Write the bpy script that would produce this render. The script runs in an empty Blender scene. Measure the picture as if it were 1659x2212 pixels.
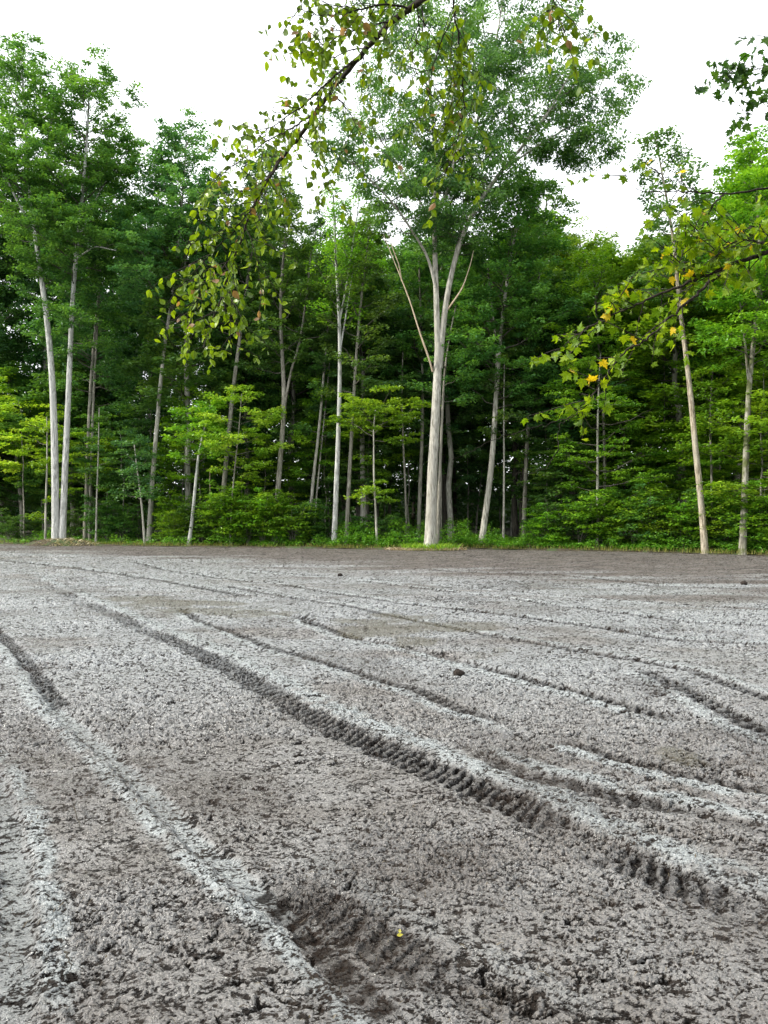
import bpy, math, random
import numpy as np
from mathutils import Vector

R = math.radians
scn = bpy.context.scene
C = scn.collection
CAM_H = 1.65
S = 0.463 / 759.0           # tangent of one layout unit
HX, HY = 829.5, 1112.0      # layout centre and horizon

# ------------------------------------------------------------------ camera
cam_d = bpy.data.cameras.new('camera')
cam = bpy.data.objects.new('camera', cam_d)
C.objects.link(cam)
cam_d.sensor_fit = 'VERTICAL'
cam_d.sensor_height = 36.0
cam_d.lens = 36.0 * 759 / 1024
cam_d.clip_start = 0.1
cam_d.clip_end = 2000
cam.location = (0, 0, CAM_H)
cam.rotation_euler = (R(90.23), 0, 0)
scn.camera = cam

# ------------------------------------------------------------------ sky and sun
SUN_EL, SUN_AZ = R(34), R(262)      # azimuth measured clockwise from +Y (sun from the left)
world = bpy.data.worlds.new('World')
scn.world = world
world.use_nodes = True
nt = world.node_tree
nt.nodes.clear()
out = nt.nodes.new('ShaderNodeOutputWorld')
sky = nt.nodes.new('ShaderNodeTexSky')
sky.sky_type = 'NISHITA'
sky.sun_disc = False
sky.sun_elevation = SUN_EL
sky.sun_rotation = SUN_AZ
sky.dust_density = 2.0
b1 = nt.nodes.new('ShaderNodeBackground'); b1.inputs[1].default_value = 0.12
b2 = nt.nodes.new('ShaderNodeBackground'); b2.inputs[0].default_value = (0.94, 0.975, 1.0, 1); b2.inputs[1].default_value = 1.25
mixs = nt.nodes.new('ShaderNodeMixShader')
tc = nt.nodes.new('ShaderNodeTexCoord')
nz = nt.nodes.new('ShaderNodeTexNoise'); nz.inputs['Scale'].default_value = 2.2; nz.inputs['Detail'].default_value = 5
rp = nt.nodes.new('ShaderNodeMapRange')
rp.inputs['From Min'].default_value = 0.3; rp.inputs['From Max'].default_value = 0.55
rp.inputs['To Min'].default_value = 0.72; rp.inputs['To Max'].default_value = 1.0
nt.links.new(tc.outputs['Generated'], nz.inputs['Vector'])
nt.links.new(nz.outputs['Fac'], rp.inputs['Value'])
nt.links.new(rp.outputs['Result'], mixs.inputs[0])
nt.links.new(sky.outputs[0], b1.inputs[0])
nt.links.new(b1.outputs[0], mixs.inputs[1])
nt.links.new(b2.outputs[0], mixs.inputs[2])
nt.links.new(mixs.outputs[0], out.inputs[0])

sd = bpy.data.lights.new('sun', 'SUN')
sd.energy = 3.0
sd.angle = R(9)
sd.color = (1.0, 0.95, 0.84)
sun = bpy.data.objects.new('sun', sd)
C.objects.link(sun)
sdir = Vector((math.sin(SUN_AZ) * math.cos(SUN_EL), math.cos(SUN_AZ) * math.cos(SUN_EL), math.sin(SUN_EL)))
sun.rotation_euler = sdir.to_track_quat('Z', 'Y').to_euler()
sun.location = (-20, -40, 40)

scn.view_settings.view_transform = 'Standard'
scn.view_settings.look = 'None'
scn.view_settings.exposure = 0.93
scn.view_settings.gamma = 1.0
scn.cycles.max_bounces = 6
scn.cycles.diffuse_bounces = 3
scn.cycles.glossy_bounces = 2
scn.cycles.transmission_bounces = 3

# ------------------------------------------------------------------ helpers
def P(x, y, d):
    """layout point at depth d"""
    return np.array(((x - HX) * S * d, d, CAM_H + (HY - y) * S * d))

def G(x, y):
    """layout point lying on the ground"""
    d = CAM_H / ((y - HY) * S)
    return np.array(((x - HX) * S * d, d))

_tab = np.random.RandomState(7).rand(65536).astype(np.float32)
def vnoise(x, y, seed=0):
    xi = np.floor(x).astype(np.int64); yi = np.floor(y).astype(np.int64)
    fx = (x - xi).astype(np.float32); fy = (y - yi).astype(np.float32)
    fx = fx * fx * (3 - 2 * fx); fy = fy * fy * (3 - 2 * fy)
    def h(a, b):
        return _tab[((a * 73856093) ^ (b * 19349663) ^ (seed * 83492791) ^ ((a * b) >> 3)) & 65535]
    a = h(xi, yi); b = h(xi + 1, yi); c = h(xi, yi + 1); d = h(xi + 1, yi + 1)
    return a + (b - a) * fx + (c - a) * fy + (a - b - c + d) * fx * fy

def fbm(x, y, octv=4, seed=0, gain=0.5):
    s = 0; a = 1.0; t = 0
    for i in range(octv):
        s = s + a * vnoise(x * 2.03 ** i + 17.3 * i, y * 2.03 ** i - 9.1 * i, seed + i); t += a; a *= gain
    return s / t

def sstep(a, b, v):
    t = np.clip((v - a) / (b - a), 0, 1)
    return t * t * (3 - 2 * t)

class MB:
    """collects faces of any size and links them as one mesh object"""
    def __init__(self):
        self.v = []; self.f = []; self.n = 0; self.tint = []; self.br = None
    def branches(self):
        if self.br is None: self.br = MB()
        return self.br
    def add(self, V, F, tint=None):
        V = np.asarray(V, dtype=np.float32).reshape(-1, 3)
        F = np.asarray(F, dtype=np.int64)
        self.v.append(V); self.f.append(F + self.n)
        self.tint.append(np.full(len(V), 0.5, np.float32) if tint is None else np.asarray(tint, np.float32))
        self.n += len(V)
    def tube(self, pts, rad, sides=6, cap=False):
        pts = np.asarray(pts, float); rad = np.asarray(rad, float)
        n = len(pts)
        tan = np.gradient(pts, axis=0)
        tan /= np.linalg.norm(tan, axis=1)[:, None] + 1e-9
        ref = np.array((0.13, 1.0, 0.07)) if abs(tan[0][1]) < 0.9 else np.array((1.0, 0.1, 0.05))
        s1 = np.cross(tan, ref); s1 /= np.linalg.norm(s1, axis=1)[:, None] + 1e-9
        s2 = np.cross(tan, s1)
        a = np.linspace(0, 2 * math.pi, sides, endpoint=False)
        V = pts[:, None, :] + rad[:, None, None] * (np.cos(a)[None, :, None] * s1[:, None, :] + np.sin(a)[None, :, None] * s2[:, None, :])
        idx = np.arange(n * sides).reshape(n, sides)
        nx = np.roll(idx, -1, axis=1)
        F = np.stack((idx[:-1], nx[:-1], nx[1:], idx[1:]), axis=-1).reshape(-1, 4)
        self.add(V.reshape(-1, 3), F)
    def build(self, name, mat, parent=None, smooth=True, attrs=None):
        me = bpy.data.meshes.new(name)
        V = np.concatenate(self.v)
        me.vertices.add(len(V)); me.vertices.foreach_set('co', V.ravel())
        loops = np.concatenate([f.ravel() for f in self.f]).astype(np.int32)
        tot = np.concatenate([np.full(len(f), f.shape[1], np.int32) for f in self.f])
        me.loops.add(len(loops)); me.loops.foreach_set('vertex_index', loops)
        st = np.concatenate(([0], np.cumsum(tot)[:-1])).astype(np.int32)
        me.polygons.add(len(tot)); me.polygons.foreach_set('loop_start', st)
        me.polygons.foreach_set('loop_total', tot)
        me.polygons.foreach_set('use_smooth', np.full(len(tot), smooth))
        me.update(calc_edges=True)
        a = me.attributes.new('tint', 'FLOAT', 'POINT')
        a.data.foreach_set('value', np.concatenate(self.tint))
        if attrs:
            for k, val in attrs.items():
                a = me.attributes.new(k, 'FLOAT', 'POINT')
                a.data.foreach_set('value', val.astype(np.float32).ravel())
        me.materials.append(mat)
        o = bpy.data.objects.new(name, me)
        C.objects.link(o)
        if parent is not None: o.parent = parent
        return o

def tag(o, label=None, cat=None, group=None, kind=None):
    if label: o['label'] = label
    if cat: o['category'] = cat
    if group: o['group'] = group
    if kind: o['kind'] = kind
    return o

def empty(name, loc=(0, 0, 0), rz=0):
    o = bpy.data.objects.new(name, None)
    o.empty_display_size = 0.3
    o.location = loc; o.rotation_euler = (0, 0, rz)
    C.objects.link(o)
    return o

def copy_tree(o, loc, rz, sc, leaf_mat=None, label=None, group=None, bark_mat=None):
    r = o.copy(); C.objects.link(r)
    r.location = loc; r.rotation_euler = (0, 0, rz); r.scale = sc
    if label: r['label'] = label
    if group: r['group'] = group
    for ch in o.children:
        c = ch.copy(); C.objects.link(c); c.parent = r
        m = leaf_mat if ch.name.startswith('crown') else (bark_mat if ch.name.startswith('trunk') else None)
        if m is not None:
            c.material_slots[0].link = 'OBJECT'
            c.material_slots[0].material = m
    return r

# ------------------------------------------------------------------ materials
def newmat(name):
    m = bpy.data.materials.new(name); m.use_nodes = True
    n = m.node_tree; n.nodes.clear()
    return m, n, n.nodes, n.links

def leaf_mat(name, dark, mid, light, odd=None, trans=0.4, rough=0.42):
    m, n, N, L = newmat(name)
    o = N.new('ShaderNodeOutputMaterial')
    at = N.new('ShaderNodeAttribute'); at.attribute_name = 'tint'
    cr = N.new('ShaderNodeValToRGB')
    e = cr.color_ramp.elements
    e[0].position = 0.15; e[0].color = (*dark, 1)
    e[1].position = 0.85; e[1].color = (*light, 1)
    k = e.new(0.5); k.color = (*mid, 1)
    if odd:
        k = e.new(0.93); k.color = (*light, 1)
        k = e.new(0.96); k.color = (*odd, 1)
    L.new(at.outputs['Fac'], cr.inputs[0])
    oi = N.new('ShaderNodeObjectInfo')
    hs = N.new('ShaderNodeHueSaturation')
    mr = N.new('ShaderNodeMapRange'); mr.inputs['To Min'].default_value = 0.8; mr.inputs['To Max'].default_value = 1.25
    mh = N.new('ShaderNodeMapRange'); mh.inputs['To Min'].default_value = 0.485; mh.inputs['To Max'].default_value = 0.515
    mm = N.new('ShaderNodeMath'); mm.operation = 'MULTIPLY'; mm.inputs[1].default_value = 7.13
    mf = N.new('ShaderNodeMath'); mf.operation = 'FRACT'
    L.new(oi.outputs['Random'], mr.inputs['Value']); L.new(oi.outputs['Random'], mm.inputs[0])
    L.new(mm.outputs[0], mf.inputs[0]); L.new(mf.outputs[0], mh.inputs['Value'])
    L.new(mr.outputs[0], hs.inputs['Value']); L.new(mh.outputs[0], hs.inputs['Hue'])
    L.new(cr.outputs[0], hs.inputs['Color'])
    p = N.new('ShaderNodeBsdfPrincipled')
    p.inputs['Roughness'].default_value = rough
    p.inputs['Specular IOR Level'].default_value = 0.35
    t = N.new('ShaderNodeBsdfTranslucent')
    tm = N.new('ShaderNodeMixRGB'); tm.blend_type = 'MULTIPLY'; tm.inputs[0].default_value = 1
    tm.inputs[2].default_value = (1.45, 1.35, 0.5, 1)
    L.new(hs.outputs[0], tm.inputs[1]); L.new(tm.outputs[0], t.inputs[0])
    L.new(hs.outputs[0], p.inputs['Base Color'])
    mx = N.new('ShaderNodeMixShader'); mx.inputs[0].default_value = trans
    L.new(p.outputs[0], mx.inputs[1]); L.new(t.outputs[0], mx.inputs[2])
    L.new(mx.outputs[0], o.inputs[0])
    return m

LM = {
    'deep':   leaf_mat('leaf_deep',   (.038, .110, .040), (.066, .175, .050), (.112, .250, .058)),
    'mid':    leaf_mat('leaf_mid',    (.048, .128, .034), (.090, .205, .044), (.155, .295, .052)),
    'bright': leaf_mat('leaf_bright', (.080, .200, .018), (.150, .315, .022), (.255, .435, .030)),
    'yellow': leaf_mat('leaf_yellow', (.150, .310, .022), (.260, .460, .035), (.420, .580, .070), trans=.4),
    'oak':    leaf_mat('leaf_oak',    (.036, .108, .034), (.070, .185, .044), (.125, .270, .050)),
    'pale':   leaf_mat('leaf_pale',   (.055, .150, .060), (.100, .230, .070), (.160, .300, .085)),
    'birch':  leaf_mat('leaf_birch',  (.090, .190, .008), (.165, .310, .010), (.280, .450, .014), odd=(.34, .22, .12), trans=.45, rough=.35),
    'maple':  leaf_mat('leaf_maple',  (.095, .210, .006), (.170, .320, .008), (.290, .440, .010), odd=(.62, .50, .02), trans=.55, rough=.4),
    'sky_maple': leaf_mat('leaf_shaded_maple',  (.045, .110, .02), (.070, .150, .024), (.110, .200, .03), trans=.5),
    'herb':   leaf_mat('leaf_herb',   (.050, .150, .014), (.110, .270, .022), (.200, .380, .035)),
}

def bark_mat(name, c1, c2, c3, scale=1.0, moss=None, bump=0.9):
    m, n, N, L = newmat(name)
    o = N.new('ShaderNodeOutputMaterial')
    p = N.new('ShaderNodeBsdfPrincipled'); p.inputs['Roughness'].default_value = 0.9
    p.inputs['Specular IOR Level'].default_value = 0.2
    g = N.new('ShaderNodeNewGeometry')
    mp = N.new('ShaderNodeMapping'); mp.inputs['Scale'].default_value = (14 * scale, 14 * scale, 2.2 * scale)
    L.new(g.outputs['Position'], mp.inputs['Vector'])
    n1 = N.new('ShaderNodeTexNoise'); n1.inputs['Scale'].default_value = 1.0; n1.inputs['Detail'].default_value = 6; n1.inputs['Roughness'].default_value = .65
    L.new(mp.outputs[0], n1.inputs['Vector'])
    n2 = N.new('ShaderNodeTexNoise'); n2.inputs['Scale'].default_value = 1.1; n2.inputs['Detail'].default_value = 3
    L.new(g.outputs['Position'], n2.inputs['Vector'])
    cr = N.new('ShaderNodeValToRGB'); e = cr.color_ramp.elements
    e[0].position = .39; e[0].color = (*c1, 1); e[1].position = .58; e[1].color = (*c2, 1)
    L.new(n1.outputs['Fac'], cr.inputs[0])
    cr2 = N.new('ShaderNodeValToRGB'); e = cr2.color_ramp.elements
    e[0].position = .45; e[0].color = (0, 0, 0, 1); e[1].position = .62; e[1].color = (1, 1, 1, 1)
    L.new(n2.outputs['Fac'], cr2.inputs[0])
    mx = N.new('ShaderNodeMixRGB'); mx.inputs[2].default_value = (*c3, 1)
    sc = N.new('ShaderNodeMath'); sc.operation = 'MULTIPLY'; sc.inputs[1].default_value = .75
    L.new(cr2.outputs[0], sc.inputs[0]); L.new(sc.outputs[0], mx.inputs[0])
    L.new(cr.outputs[0], mx.inputs[1])
    last = mx
    if moss:
        n3 = N.new('ShaderNodeTexNoise'); n3.inputs['Scale'].default_value = 2.4; n3.inputs['Detail'].default_value = 5
        L.new(g.outputs['Position'], n3.inputs['Vector'])
        c3r = N.new('ShaderNodeValToRGB'); e = c3r.color_ramp.elements
        e[0].position = .46; e[0].color = (0, 0, 0, 1); e[1].position = .58; e[1].color = (.8, .8, .8, 1)
        L.new(n3.outputs['Fac'], c3r.inputs[0])
        m2 = N.new('ShaderNodeMixRGB'); m2.inputs[2].default_value = (*moss, 1)
        L.new(c3r.outputs[0], m2.inputs[0]); L.new(mx.outputs[0], m2.inputs[1]); last = m2
    L.new(last.outputs[0], p.inputs['Base Color'])
    bp = N.new('ShaderNodeBump'); bp.inputs['Strength'].default_value = bump; bp.inputs['Distance'].default_value = 0.05
    L.new(n1.outputs['Fac'], bp.inputs['Height']); L.new(bp.outputs[0], p.inputs['Normal'])
    L.new(p.outputs[0], o.inputs[0])
    return m

BM = {
    'pale':  bark_mat('bark_pale',  (.16, .15, .125), (.50, .48, .42), (.34, .325, .28)),
    'white': bark_mat('bark_white', (.21, .21, .195), (.58, .58, .55), (.41, .41, .385)),
    'grey':  bark_mat('bark_grey',  (.11, .10, .082), (.34, .32, .27), (.22, .21, .175)),
    'limb':  bark_mat('bark_limb',  (.055, .05, .04), (.15, .14, .115), (.09, .085, .07)),
    'dark':  bark_mat('bark_dark',  (.035, .030, .024), (.10, .088, .07), (.06, .055, .045)),
    'tan':   bark_mat('bark_tan',   (.15, .12, .085), (.48, .42, .32), (.36, .33, .27)),
    'mossy': bark_mat('bark_mossy', (.11, .10, .075), (.36, .34, .29), (.24, .23, .18), moss=(.09, .11, .03)),
    'bare':  bark_mat('bark_bare_wood', (.38, .28, .19), (.60, .50, .38), (.46, .36, .26)),
    'twig':  bark_mat('bark_twig', (.015, .011, .009), (.055, .045, .04), (.03, .025, .02), scale=8, bump=.2),
}

# ------------------------------------------------------------------ the edge of the clearing
EX = np.array([-1500, -300, 0, 300, 600, 900, 1040, 1100, 1300, 1450, 1659, 2000, 3200], float)
ED = np.array([62, 48, 43.5, 40.5, 38.6, 36.6, 37.6, 36.6, 35.2, 33.4, 31.2, 28, 22], float)
def edge_depth(x, y):
    """depth of the edge for ground points (x, y)"""
    q = HX + x / np.maximum(y, 1.0) / S
    return np.interp(q, EX, ED)

# ------------------------------------------------------------------ the mud
def track_profile(X, Y, H, ridge, dark, pts, w, depth, tread, berm, bside=1, pitch=0.10, skew=0.5, tfade=None, seed=1, smooth=0.0, flat=None):
    w2 = [G(*p) for p in pts]
    w = w * .82
    s0 = 0.0
    best = np.full(X.shape, 1e9, np.float32); sd_ = np.zeros(X.shape, np.float32); ss = np.zeros(X.shape, np.float32)
    lim = 4 * w + 0.3
    L = sum(np.linalg.norm(w2[i + 1] - w2[i]) for i in range(len(w2) - 1))
    knots = np.concatenate(([0], np.cumsum([np.linalg.norm(w2[i + 1] - w2[i]) for i in range(len(w2) - 1)])))
    for i in range(len(w2) - 1):
        a, b = w2[i], w2[i + 1]
        l = np.linalg.norm(b - a); t = (b - a) / l
        m = (X > min(a[0], b[0]) - lim) & (X < max(a[0], b[0]) + lim) & (Y > min(a[1], b[1]) - lim) & (Y < max(a[1], b[1]) + lim)
        if not m.any(): s0 += l; continue
        px = X[m] - a[0]; py = Y[m] - a[1]
        u = px * t[0] + py * t[1]
        cr = t[0] * py - t[1] * px
        uc = np.clip(u, 0, l)
        d = np.hypot(px - uc * t[0], py - uc * t[1])
        bb = best[m]; k = d < bb
        idx = np.where(m)
        ii = tuple(q[k] for q in idx)
        best[ii] = d[k]; sd_[ii] = (np.sign(cr) * d)[k]; ss[ii] = (s0 + uc)[k]
        s0 += l
    m = best < lim
    d = sd_[m]; s = ss[m]; x = X[m]; y = Y[m]
    wob = (vnoise(s * .6, s * 0 + seed, seed) - .5) * w * .35 + (fbm(x * 8, y * 8, 4, seed + 9, .7) - .5) * w * 1.2
    dd = d + wob
    el_ = min(.9, .12 * L); end = sstep(0, el_, s) * sstep(0, el_, L - s)
    inten = end * (0.55 + 0.45 * sstep(.3, .6, vnoise(s * .9 + 3, s * 0 + 5, seed + 3)))
    if tfade is not None: inten = inten * np.interp(np.interp(s, knots, np.linspace(0, 1, len(knots))), tfade[0], tfade[1])
    g = sstep(1.15, .55, np.abs(dd) / w)
    tr = sstep(.3, .7, .5 + .5 * np.sin(2 * math.pi * (s + dd * skew) / pitch + 7 * (fbm(x * 3, y * 3, 2, seed + 4) - .5)) + 1.3 * (fbm(x * 14, y * 22, 3, seed + 5) - .5))
    h = -.7 * depth * g * end + .55 * tread * g * (tr - .6) * inten * (.5 + fbm(x * 4, y * 4, 2, seed + 7))
    bm = np.exp(-((dd * bside - w * 1.55) / (w * .5)) ** 2)
    bm2 = np.exp(-((dd * bside + w * 1.35) / (w * .3)) ** 2)
    h = h + end * berm * (bm + .35 * bm2) * (.3 + 1.2 * fbm(x * 9, y * 9, 3, seed + 6)) * .38
    H[m] += h
    bmr = np.exp(-((dd * bside - w * 1.75) / (w * .72)) ** 4)
    ridge[m] = np.maximum(ridge[m], end * bmr * (1.0 if berm > .012 else .3) * sstep(.15, .45, fbm(x * 6, y * 6, 3, seed + 12)))
    if smooth: ridge[m] = np.maximum(ridge[m], smooth * g * end)
    if flat is not None: flat[m] = np.maximum(flat[m], g * end * (smooth > 0))
    dark[m] = np.maximum(dark[m], sstep(.1, .8, g) * sstep(.15, .6, inten) * (1 - smooth) * (1 - .5 * tr))

TRACKS = [
    # points, half width, depth, tread, berm, berm side, kwargs
    ([(60,1245),(130,1275),(250,1330),(330,1365),(450,1420),(550,1475),(650,1530),(750,1580),(850,1622),(950,1668),(1100,1725),(1250,1795),(1350,1842),(1450,1885),(1560,1930),(1659,1975),(1900,2080)], .20, .022, .046, .03, 1, dict(pitch=.085, seed=11, tfade=([0,.15,.2,.56,.64,.69,.76,1],[.35,.5,1,1,.6,.2,1,1]))),
    ([(-60,1330),(10,1375),(60,1430),(110,1490),(165,1550)], .11, .035, .05, .02, -1, dict(pitch=.1, seed=21)),
    ([(60,1470),(110,1515),(170,1565),(240,1632),(310,1700),(400,1790),(500,1870),(580,1945),(700,2030),(760,2070)], .085, .025, .004, .03, -1, dict(pitch=.1, seed=22, smooth=.9)),
    ([(560,1860),(680,1935),(760,1985),(850,2045),(960,2110),(1100,2190),(1260,2280)], .16, .008, .042, .006, 1, dict(pitch=.095, seed=23, tfade=([0,.2,.6,1],[.2,.9,.8,.2]))),
    ([(560,1905),(620,1965),(700,2050),(790,2130),(880,2220)], .08, .006, .006, .014, -1, dict(pitch=.13, seed=24)),
    ([(380,1310),(460,1350),(600,1400),(750,1445),(900,1490),(1000,1530),(1090,1558),(1180,1590)], .11, .022, .03, .022, -1, dict(pitch=.12, seed=31)),
    ([(1180,1590),(1350,1640),(1500,1670),(1659,1705),(1900,1750)], .10, .02, .02, .03, -1, dict(pitch=.12, seed=32)),
    ([(560,1310),(680,1345),(780,1380),(900,1400),(1020,1432),(1130,1463),(1260,1497),(1400,1535),(1540,1562)], .13, .04, .06, .03, -1, dict(pitch=.11, seed=41, tfade=([0,.15,.5,.6,1],[.4,.8,.6,1,1]))),
    ([(480,1262),(600,1285),(740,1305),(900,1340),(1100,1380),(1300,1412),(1500,1448),(1659,1505),(1800,1540)], .12, .03, .05, .03, 1, dict(pitch=.12, seed=51)),
    ([(280,1212),(380,1235),(600,1260),(850,1300),(1050,1322),(1250,1350),(1450,1382),(1659,1392),(1900,1410)], .13, .03, .05, .03, 1, dict(pitch=.13, seed=61)),
    ([(500,1228),(660,1240),(820,1252),(1000,1264),(1300,1292),(1659,1318),(1900,1330)], .15, .035, .05, .04, -1, dict(pitch=.14, seed=71)),
    ([(760,1250),(900,1268),(1100,1290),(1300,1320),(1500,1345),(1659,1352),(1900,1370)], .13, .035, .05, .03, 1, dict(pitch=.14, seed=72)),
    ([(900,1228),(1060,1238),(1200,1240),(1400,1262),(1659,1275)], .2, .03, .05, .03, 1, dict(pitch=.14, seed=73)),
    ([(1380,1440),(1470,1480),(1560,1530),(1640,1570),(1800,1620)], .14, .03, .05, .03, -1, dict(pitch=.13, seed=75)),
    ([(0,1210),(150,1225),(330,1250),(560,1290)], .18, .03, .03, .03, 1, dict(pitch=.2, seed=76)),
    ([(-90,1600),(-20,1680),(5,1760),(22,1850),(30,1950),(25,2080),(10,2300)], .10, .03, .004, .025, 1, dict(pitch=.13, seed=81, smooth=.7)),
    ([(1000,1620),(1150,1670),(1320,1712),(1480,1745),(1659,1790),(1850,1830)], .12, .02, .02, .02, 1, dict(pitch=.13, seed=82, tfade=([0,1],[.4,.7]))),
]

def mud_height(X, Y, detail=True):
    H = 0.05 * (fbm(X * .25, Y * .25, 3, 3) - .5) + .05 * (fbm(X * .9, Y * .9, 3, 5) - .5)
    ridge = np.zeros(X.shape, np.float32); dark = np.zeros(X.shape, np.float32); flat = np.zeros(X.shape, np.float32)
    for pts, w, dp, tr, bm, bs, kw in TRACKS:
        track_profile(X, Y, H, ridge, dark, pts, w, dp, tr, bm, bs, flat=flat, **kw)
    calm = .5 + 1.0 * sstep(.35, .65, fbm(X * .55 + 9, Y * .8, 3, 91))           # rougher and calmer patches
    calm = calm * (1 - .85 * flat) * (1 - .35 * ridge)
    # domain warp so that flakes are ragged
    wx = (fbm(X * 14, Y * 14, 2, 13) - .5) * .06; wy = (fbm(X * 14, Y * 14, 2, 14) - .5) * .05
    x = X + wx; y = Y + wy
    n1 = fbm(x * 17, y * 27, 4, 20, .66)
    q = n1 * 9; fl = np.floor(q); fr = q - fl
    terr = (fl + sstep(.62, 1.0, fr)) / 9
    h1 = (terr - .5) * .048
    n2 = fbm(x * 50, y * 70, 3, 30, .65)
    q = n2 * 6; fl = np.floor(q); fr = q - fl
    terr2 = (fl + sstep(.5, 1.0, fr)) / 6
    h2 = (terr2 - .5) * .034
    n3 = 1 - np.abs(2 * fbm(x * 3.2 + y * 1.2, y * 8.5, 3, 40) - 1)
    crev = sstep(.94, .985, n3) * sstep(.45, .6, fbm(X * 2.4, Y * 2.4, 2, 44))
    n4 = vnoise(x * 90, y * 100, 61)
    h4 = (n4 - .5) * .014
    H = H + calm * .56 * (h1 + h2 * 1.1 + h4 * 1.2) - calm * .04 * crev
    crust_shade = np.clip(.62 + (terr - .5) * .9 + (terr2 - .5) * 1.9 + (n4 - .5) * .7 - .9 * crev, 0, 1)  # follows the relief: pale flake tops, dark pits, shade painted along with soil
    return H, ridge, dark, crust_shade, calm

ys = [1.55]
while ys[-1] < 66:
    ys.append(ys[-1] + .00165 * ys[-1] ** 1.3)
ys = np.array(ys)
us = np.linspace(-.80, .80, 1050)
YY, UU = np.meshgrid(ys, us, indexing='ij')
XX = UU * (YY + .35)
H, ridge, dark, crust_shade, calm = mud_height(XX, YY)
ed = edge_depth(XX, YY)
far = sstep(-1.0, 1.5, YY - ed)
H = H * (1 - far) - .12 * far
# brown drier belt in front of the trees
belt = np.interp(HX + XX / YY / S, [-500, 0, 300, 600, 900, 1200, 1659, 2200], [26, 35, 31, 24.5, 22.0, 19.5, 17.5, 16])
dry = sstep(-3.6, 4.2, YY - belt + 15 * (fbm(XX * .35, YY * .9, 4, 77) - .5) + 1.5 * (fbm(XX * 2, YY * 4, 3, 78) - .5))
dry = np.maximum(dry, .75 * sstep(.0, .6, 1 - np.hypot((XX - 6.3) / 3.5, (YY - 15.2) / .8)))
olive = np.zeros_like(XX)
for (cx, cy, rx, ry) in [(350,1305,90,14),(420,1318,110,10),(300,1290,90,8),(820,1362,90,12),(890,1385,60,12),(760,1340,100,8),(560,1322,90,8),(1010,1350,120,10),(1070,1410,60,8),(870,1330,100,6),(480,1300,70,6),(1480,1628,70,24)]:
    g = G(cx, cy); g2 = G(cx, cy - ry); g1 = G(cx, cy + ry)
    ex = rx * S * g[1]; ey = abs(g2[1] - g1[1]) * .5 + .1
    r_ = np.hypot((XX - g[0]) / ex, (YY - g[1]) / ey) + 1.7 * (fbm(XX * 2.2, YY * 2.2, 4, 55) - .5)
    olive = np.maximum(olive, sstep(1.05, .5, r_))
olive = olive * sstep(.25, .55, crust_shade + .25)
for (cx, cy, rx, ry, st_) in [(1400,1480,70,16,.8),(1340,1510,60,10,.6),(780,2010,190,60,.3),(860,2120,150,50,.35),(1120,2170,170,60,.3),(600,1990,60,22,.7),(1600,1580,90,22,.6),(1500,1640,80,14,.6),(400,2230,160,60,.4),(180,2120,90,30,.45),(980,1295,110,7,.6),(1100,1262,160,8,.6),(60,2000,60,60,.4),(1560,1905,110,36,.5)]:
    g = G(cx, cy); g2 = G(cx, cy - ry); g1 = G(cx, cy + ry)
    ex = rx * S * g[1]; ey = abs(g2[1] - g1[1]) * .5 + .05
    r_ = np.hypot((XX - g[0]) / ex, (YY - g[1]) / ey) + 1.6 * (fbm(XX * 4, YY * 4, 4, 57) - .5)
    dark = np.maximum(dark, st_ * sstep(1.15, .4, r_) * sstep(.75, .45, crust_shade))
painted_sheen = sstep(4.5, 9, YY) * sstep(.30, .62, fbm(XX * .5, YY * 1.1, 4, 99) + .12) * (1 - .9 * dry)  # mask of a pale band painted for the wet sheen at middle distance
brown = sstep(.55, .75, fbm(XX * 1.1 + 4, YY * 1.1, 4, 66)) * .8
H = H * (1 - .55 * olive)
mesh = MB()
nr, nc = XX.shape
idx = np.arange(nr * nc).reshape(nr, nc)
F = np.stack((idx[:-1, :-1], idx[:-1, 1:], idx[1:, 1:], idx[1:, :-1]), -1).reshape(-1, 4)
mesh.add(np.stack((XX, YY, H), -1), F)

m, n, N, L = newmat('wet_mud')
o = N.new('ShaderNodeOutputMaterial'); p = N.new('ShaderNodeBsdfPrincipled')
def attr(name):
    a = N.new('ShaderNodeAttribute'); a.attribute_name = name; return a.outputs['Fac']
def mixc(f, a, b):
    x = N.new('ShaderNodeMixRGB')
    if isinstance(f, float): x.inputs[0].default_value = f
    else: L.new(f, x.inputs[0])
    for i, c in ((1, a), (2, b)):
        if isinstance(c, tuple): x.inputs[i].default_value = (*c, 1)
        else: L.new(c, x.inputs[i])
    return x.outputs[0]
def ramp(f, a, b):
    x = N.new('ShaderNodeMapRange'); x.inputs['From Min'].default_value = a; x.inputs['From Max'].default_value = b
    x.interpolation_type = 'SMOOTHSTEP'
    L.new(f, x.inputs['Value']); return x.outputs[0]
def mth(op, a, b):
    x = N.new('ShaderNodeMath'); x.operation = op
    for i, c in ((0, a), (1, b)):
        if isinstance(c, (float, int)): x.inputs[i].default_value = c
        else: L.new(c, x.inputs[i])
    return x.outputs[0]
g = N.new('ShaderNodeNewGeometry')
mp = N.new('ShaderNodeMapping'); mp.inputs['Scale'].default_value = (1, 1.7, 1); L.new(g.outputs['Position'], mp.inputs['Vector'])
def noise(sc_, det=4, ro=.6):
    x = N.new('ShaderNodeTexNoise'); x.inputs['Scale'].default_value = sc_; x.inputs['Detail'].default_value = det; x.inputs['Roughness'].default_value = ro
    L.new(mp.outputs[0], x.inputs['Vector']); return x.outputs['Fac']
nf = noise(72, 5, .78); nm = noise(7, 4, .6); nb = noise(1.3, 3, .5); nff = noise(130, 3, .6)
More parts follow.
